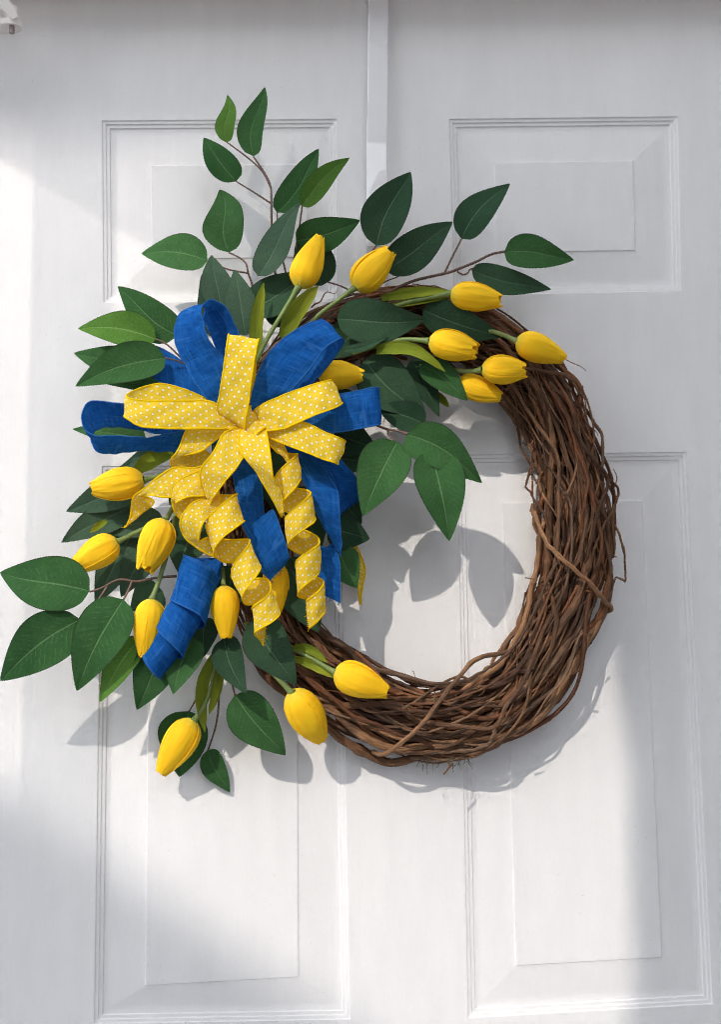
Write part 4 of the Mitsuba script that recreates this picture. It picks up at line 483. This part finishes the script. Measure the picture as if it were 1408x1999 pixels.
for ti, (lab, q0, q1, w, spin, opn, stem, blades) in enumerate(TULIPS):
    r = np.random.default_rng(500 + ti)
    tk = num(W_ + '__tulip'); labels[tk] = {'label': lab}
    q0, q1 = np.array(q0), np.array(q1); L_ = np.linalg.norm(q1 - q0); a = (q1 - q0) / L_
    e2 = unit(np.array([0, -1.0, 0]) - a * (np.array([0, -1.0, 0]) @ a)); e1 = np.cross(e2, a)
    R_ = w / 2 * r.uniform(.95, 1.04); belly = r.uniform(-.05, .06)
    for k in range(3):
        m, uv = petal(q0 + a * .001, a, e1, e2, L_, R_, spin + 60 + 120 * k + r.uniform(-8, 8), 62, r.uniform(.96, 1.0) - .16 * opn, .93 - .05 * opn, 0.0, pid, r, opn, belly); pid += 1
        put(tk + '__petal', m, 'petal_yellow', smooth=True, uv=uv)
    for k in range(3):
        m, uv = petal(q0, a, e1, e2, L_, R_, spin + 120 * k + r.uniform(-9, 9), r.uniform(66, 80), 1.0 - (.30 * opn if k == 0 else r.uniform(-.01, .05)), 1.0 + .012 * k, .036 * (1 if k != 1 else -1), pid, r, opn, belly); pid += 1
        put(tk + '__petal', m, 'petal_yellow', smooth=True, uv=uv)
    sp = spline(stem, 30)
    v, f, uv = tube(sp, np.interp(np.linspace(0, 1, 30), [0, .06, .15, 1], [.0046, .0034, .0027, .0027]), 9)
    put(tk + '__stem', (v, f), 'stem_green', smooth=True)
    for pts, bw in blades:
        n, m_ = 34, 9; c = spline(pts, n); t = np.linspace(0, 1, n); tg_ = unit(np.gradient(c, axis=0))
        v, uv = [], []
        for i in range(n):
            ww = bw / 2 * (np.interp(t[i], [0, .3, .6, .85, 1], [.55, .95, 1, .6, .02]))
            sd = unit(np.cross(tg_[i], [0.15, -1.0, 0])); up = np.cross(sd, tg_[i]); up = up * (1 if up[1] < 0 else -1)
            sd = Rotation.from_rotvec(tg_[i] * .5 * math.sin(2.2 * t[i] + ti)).apply(sd)
            for j in range(m_):
                s = -1 + 2 * j / (m_ - 1)
                v.append(c[i] + sd * ww * s + up * (ww * .45 * s * s + .08 * ww * math.sin(9 * t[i] + s * 2)))
                uv.append((pid + .01 + .97 * t[i], s * .5))
        put(tk + '__blade', (np.array(v), grid_faces(n, m_)), 'blade_green', smooth=True, uv=np.array(uv)); pid += 1

# ---------------------------------------------------------------- ribbons
def ribbon(frames, half_uv, seed, hem, wob, fray=False):
    """a cloth ribbon through cross sections (left point, right point); uv in metres along and across"""
    r = np.random.default_rng(seed)
    F_ = np.array(frames, float); l, q = F_[:, :3], F_[:, 3:]
    step = .5 * (np.linalg.norm(np.diff(l, axis=0), axis=1) + np.linalg.norm(np.diff(q, axis=0), axis=1)) + 1e-4
    s = np.concatenate([[0], np.cumsum(step)]); n = max(40, int(s[-1] / .0028)); m = 13
    x = np.linspace(0, s[-1], n)
    l, q = Akima1DInterpolator(s, l)(x), Akima1DInterpolator(s, q)(x)
    # the interpolation's corners are eased
    for _ in range(2):
        l[1:-1] = .25 * l[:-2] + .5 * l[1:-1] + .25 * l[2:]; q[1:-1] = .25 * q[:-2] + .5 * q[1:-1] + .25 * q[2:]
    c = .5 * (l + q); acr = q - l; wd = np.linalg.norm(acr, axis=1, keepdims=True)
    tg_ = unit(np.gradient(c, axis=0)); nrm = unit(np.cross(tg_, acr))
    al = np.concatenate([[0], np.cumsum(np.linalg.norm(np.diff(c, axis=0), axis=1))]) + r.uniform(0, .05)
    v, uv = [], []
    ph = r.uniform(0, 6, 6); bow = r.uniform(-.05, .05)
    for j in range(m):
        k = -1 + 2 * j / (m - 1)
        near = np.exp(-((al - al[0]) / .022) ** 2)
        h = bow * wd[:, 0] * (1 - k * k) + .0011 * near * np.sin(k * 9 + ph[3]) + 1.5 * wob * np.sin(al * 75 + ph[4] + 1.3 * k) * (.4 + .6 * abs(k)) + wob * (np.sin(al * 260 + ph[0] + 2.5 * k) * .5 + np.sin(al * 140 + ph[1] - 4 * k) * .6 + .4 * k * np.sin(al * 400 + ph[2]))
        v.append(l + acr * ((k + 1) / 2) + nrm * h[:, None]); uv.append(np.stack([al, np.full(n, k * half_uv)], 1))
    e0, e1 = v[0], v[-1]
    v = np.stack(v, 1).reshape(-1, 3); uv = np.stack(uv, 1).reshape(-1, 2)
    parts = [(v, grid_faces(n, m), uv)]
    for e in (e0, e1):
        tv, tf, tu = tube(e, hem * (1 + .22 * np.sin(al * 2200)), 6)
        parts.append((tv, tf, np.stack([tu[:, 1], np.full(len(tv), half_uv * .99)], 1)))
    if fray:
        for k in range(16):
            j = r.integers(0, m); p_ = v[(n - 1) * m + j]; dn = unit(tg_[-1] + r.normal(0, .35, 3))
            tv, tf, tu = tube(p_ + dn * r.uniform(.001, .005) * np.linspace(0, 1, 4)[:, None], .00025, 4)
            parts.append((tv, tf, np.stack([tu[:, 1], np.full(len(tv), half_uv * .98)], 1)))
    return join(parts)
YB, BB = W_ + '__yellow_bow', W_ + '__blue_bow'
labels[YB] = {'label': 'front bow of yellow ribbon with white dots'}
labels[BB] = {'label': 'bow of plain blue ribbon behind the yellow one'}
for i, fr in enumerate(BLUE_LOOPS):
    m, uv = ribbon(fr, .0285, 70 + i, .0008, .0009); put(BB + '__loop', m, 'ribbon_blue', smooth=True, uv=uv)
for i, fr in enumerate(BLUE_TAILS):
    m, uv = ribbon(fr, .0285, 90 + i, .0008, .0010, True); put(BB + '__tail', m, 'ribbon_blue', smooth=True, uv=uv)
for i, fr in enumerate(YELLOW_LOOPS):
    m, uv = ribbon(fr, .0172, 110 + i, .0010, .0008); put(YB + '__loop', m, 'ribbon_yellow', smooth=True, uv=uv)
for i, fr in enumerate(YELLOW_TAILS):
    m, uv = ribbon(fr, .0172, 130 + i, .0010, .0006, True); put(YB + '__tail', m, 'ribbon_yellow', smooth=True, uv=uv)
# the knot: a short gathered band round the middle
kc = np.array(KNOT); fr = []
for a in np.linspace(-.5, 2 * np.pi - .9, 18):
    o = np.array([.016 * math.cos(a) * .6, -.012 * math.sin(a), .009 * math.cos(a)])
    fr.append(tuple(kc + o + [-.009, 0, .012]) + tuple(kc + o + [.010, 0, -.012]))
m, uv = ribbon(fr, .0172, 150, .0009, .0009); put(YB + '__knot', m, 'ribbon_yellow', smooth=True, uv=uv)

# ---------------------------------------------------------------- ground, and unseen pieces added to shade the door
def out_at(xz, dist):
    return np.array([xz[0], 0, xz[1]]) + SUN * dist
def ground_col(p, n, uv): return mix((0.13, 0.13, 0.135), (0.20, 0.20, 0.20), fbm(p.x * 3, p.y * 3, 0.0, 4))
scene['concrete'] = two({'type': 'principled', 'base_color': proc(ground_col), 'roughness': 0.85})
gv = np.array([[-40, -40, 0], [40, -40, 0], [40, 40, 0], [-40, 40, 0.0]])
put('porch_floor', (gv, np.array([[0, 1, 2, 3]])), 'concrete', kind='structure', label='grey concrete ground')
# added unseen slab, level, its askew front edge set to shade the door
A, Bq = out_at(LIT['a'], 1.2), out_at(LIT['b'], 1.71)
z0 = .5 * (A[2] + Bq[2]); dv = (Bq - A)[:2]; dv = dv / np.linalg.norm(dv)
e0 = A[:2] - dv * .9; e1_ = Bq[:2] + dv * .35
poly = sg.Polygon([tuple(e0), tuple(e1_), (.52, e1_[1]), (.52, .1), (e0[0], .1)]).buffer(0).intersection(sg.box(-9, -9, 9, -.80))
scene['shade_roof_paint'] = two({'type': 'diffuse', 'reflectance': {'type': 'rgb', 'value': (.58, .43, .30)}})  # brown tone warms the light bounced onto the door top
SPLIT = -.42
rf = trimesh.creation.extrude_polygon(poly.intersection(sg.box(SPLIT, -9, 9, 9)), .10, engine='earcut'); rf.apply_translation([0, 0, z0])
put('added_shade_roof__deck', rf, 'shade_roof_paint')
def graded_sun_t(p, n, uv): return mix((0.85, 0.85, 0.85), (0.02, 0.02, 0.02), dr.maximum(smoothstep(-1.0, SPLIT, p.x + 0.05 * fbm(p.x * 6, p.y * 6, 0.0, 2)), smoothstep(-1.15, -0.96, p.y)))
scene['sun_grading_glass'] = {'type': 'thindielectric', 'specular_transmittance': proc(graded_sun_t)}  # added pane, its transmittance graded to let partial sun onto the door
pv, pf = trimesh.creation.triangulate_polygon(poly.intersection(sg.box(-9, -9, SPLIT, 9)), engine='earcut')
put('added_shade_roof__pane', (np.column_stack([pv, np.full(len(pv), z0 + .004)]), pf), 'sun_grading_glass')
labels['added_shade_roof'] = {'label': 'added brown shade slab with a graded glass end over the door', 'category': 'roof'}
put('added_shade_wall', bent_box((.95, -2.2, .004), (1.15, .1, 3.0)), 'concrete', label='added grey wall dimming sky light on the right', category='wall')  # unseen wall added to block sky light from the right
# added trunk, out of view, shaped for the wavy shade edge at right
E, Fq = out_at(LIT['e'], 2.7), out_at(LIT['f'], 2.7)
zz = np.linspace(0, 5.0, 60); rad = .17
cx = np.interp(zz, [0, Fq[2], E[2], 5.0], [Fq[0] + .06, Fq[0], E[0], E[0] - .03]) + rad + .010 * np.sin(zz * 11) + .006 * np.sin(zz * 23)
tv, tf, tu = tube(np.stack([cx, np.full(60, E[1]), zz], 1), rad * (1 + .02 * np.sin(zz * 17)), 20)
put('added_shade_trunk', (tv, tf), 'bark', smooth=True, uv=tu, label='added brown trunk that shades the right side of the door', category='tree')
# added tinted pane, out of view, dimming sun on the left stile
G, H = out_at(LIT['g'], .45), out_at(LIT['h'], .45)
scene['sun_dimming_glass'] = {'type': 'thindielectric', 'specular_transmittance': {'type': 'rgb', 'value': (.72, .73, .74)}, 'specular_reflectance': {'type': 'rgb', 'value': (1, 1, 1)}}
gx = np.array([[G[0], G[1], .05], [H[0], G[1], .05], [H[0], G[1], 3.0], [G[0], G[1], 3.0]])
put('added_sun_screen__pane', (gx, np.array([[0, 1, 2, 3]])), 'sun_dimming_glass')
put('added_sun_screen__rail', bent_box((G[0], G[1] - .01, .004), (H[0], G[1] + .01, .048)), 'white_metal')
labels['added_sun_screen'] = {'label': 'added narrow tinted pane dimming the sun at the left', 'category': 'screen'}
# added sloped wall, out of view, shading the lower left of the door
C_, D_ = out_at(LIT['c'], 6.0), out_at(LIT['d'], 6.0)
dvx = (D_ - C_) / (D_[0] - C_[0])
g0, g1 = C_ - dvx * 2.5, D_ + dvx * 3.0
gp = sg.Polygon([(g0[0], 0), (g1[0], 0), (g1[0], max(g1[2], .3)), (g0[0], g0[2])])
gb = trimesh.creation.extrude_polygon(gp, .3, engine='earcut')
gvv = gb.vertices.copy(); gb.vertices = np.stack([gvv[:, 0], C_[1] - gvv[:, 2], gvv[:, 1]], 1)
put('added_shade_gable', gb, 'concrete', label='added grey sloped wall shading the lower left of the door', category='wall')
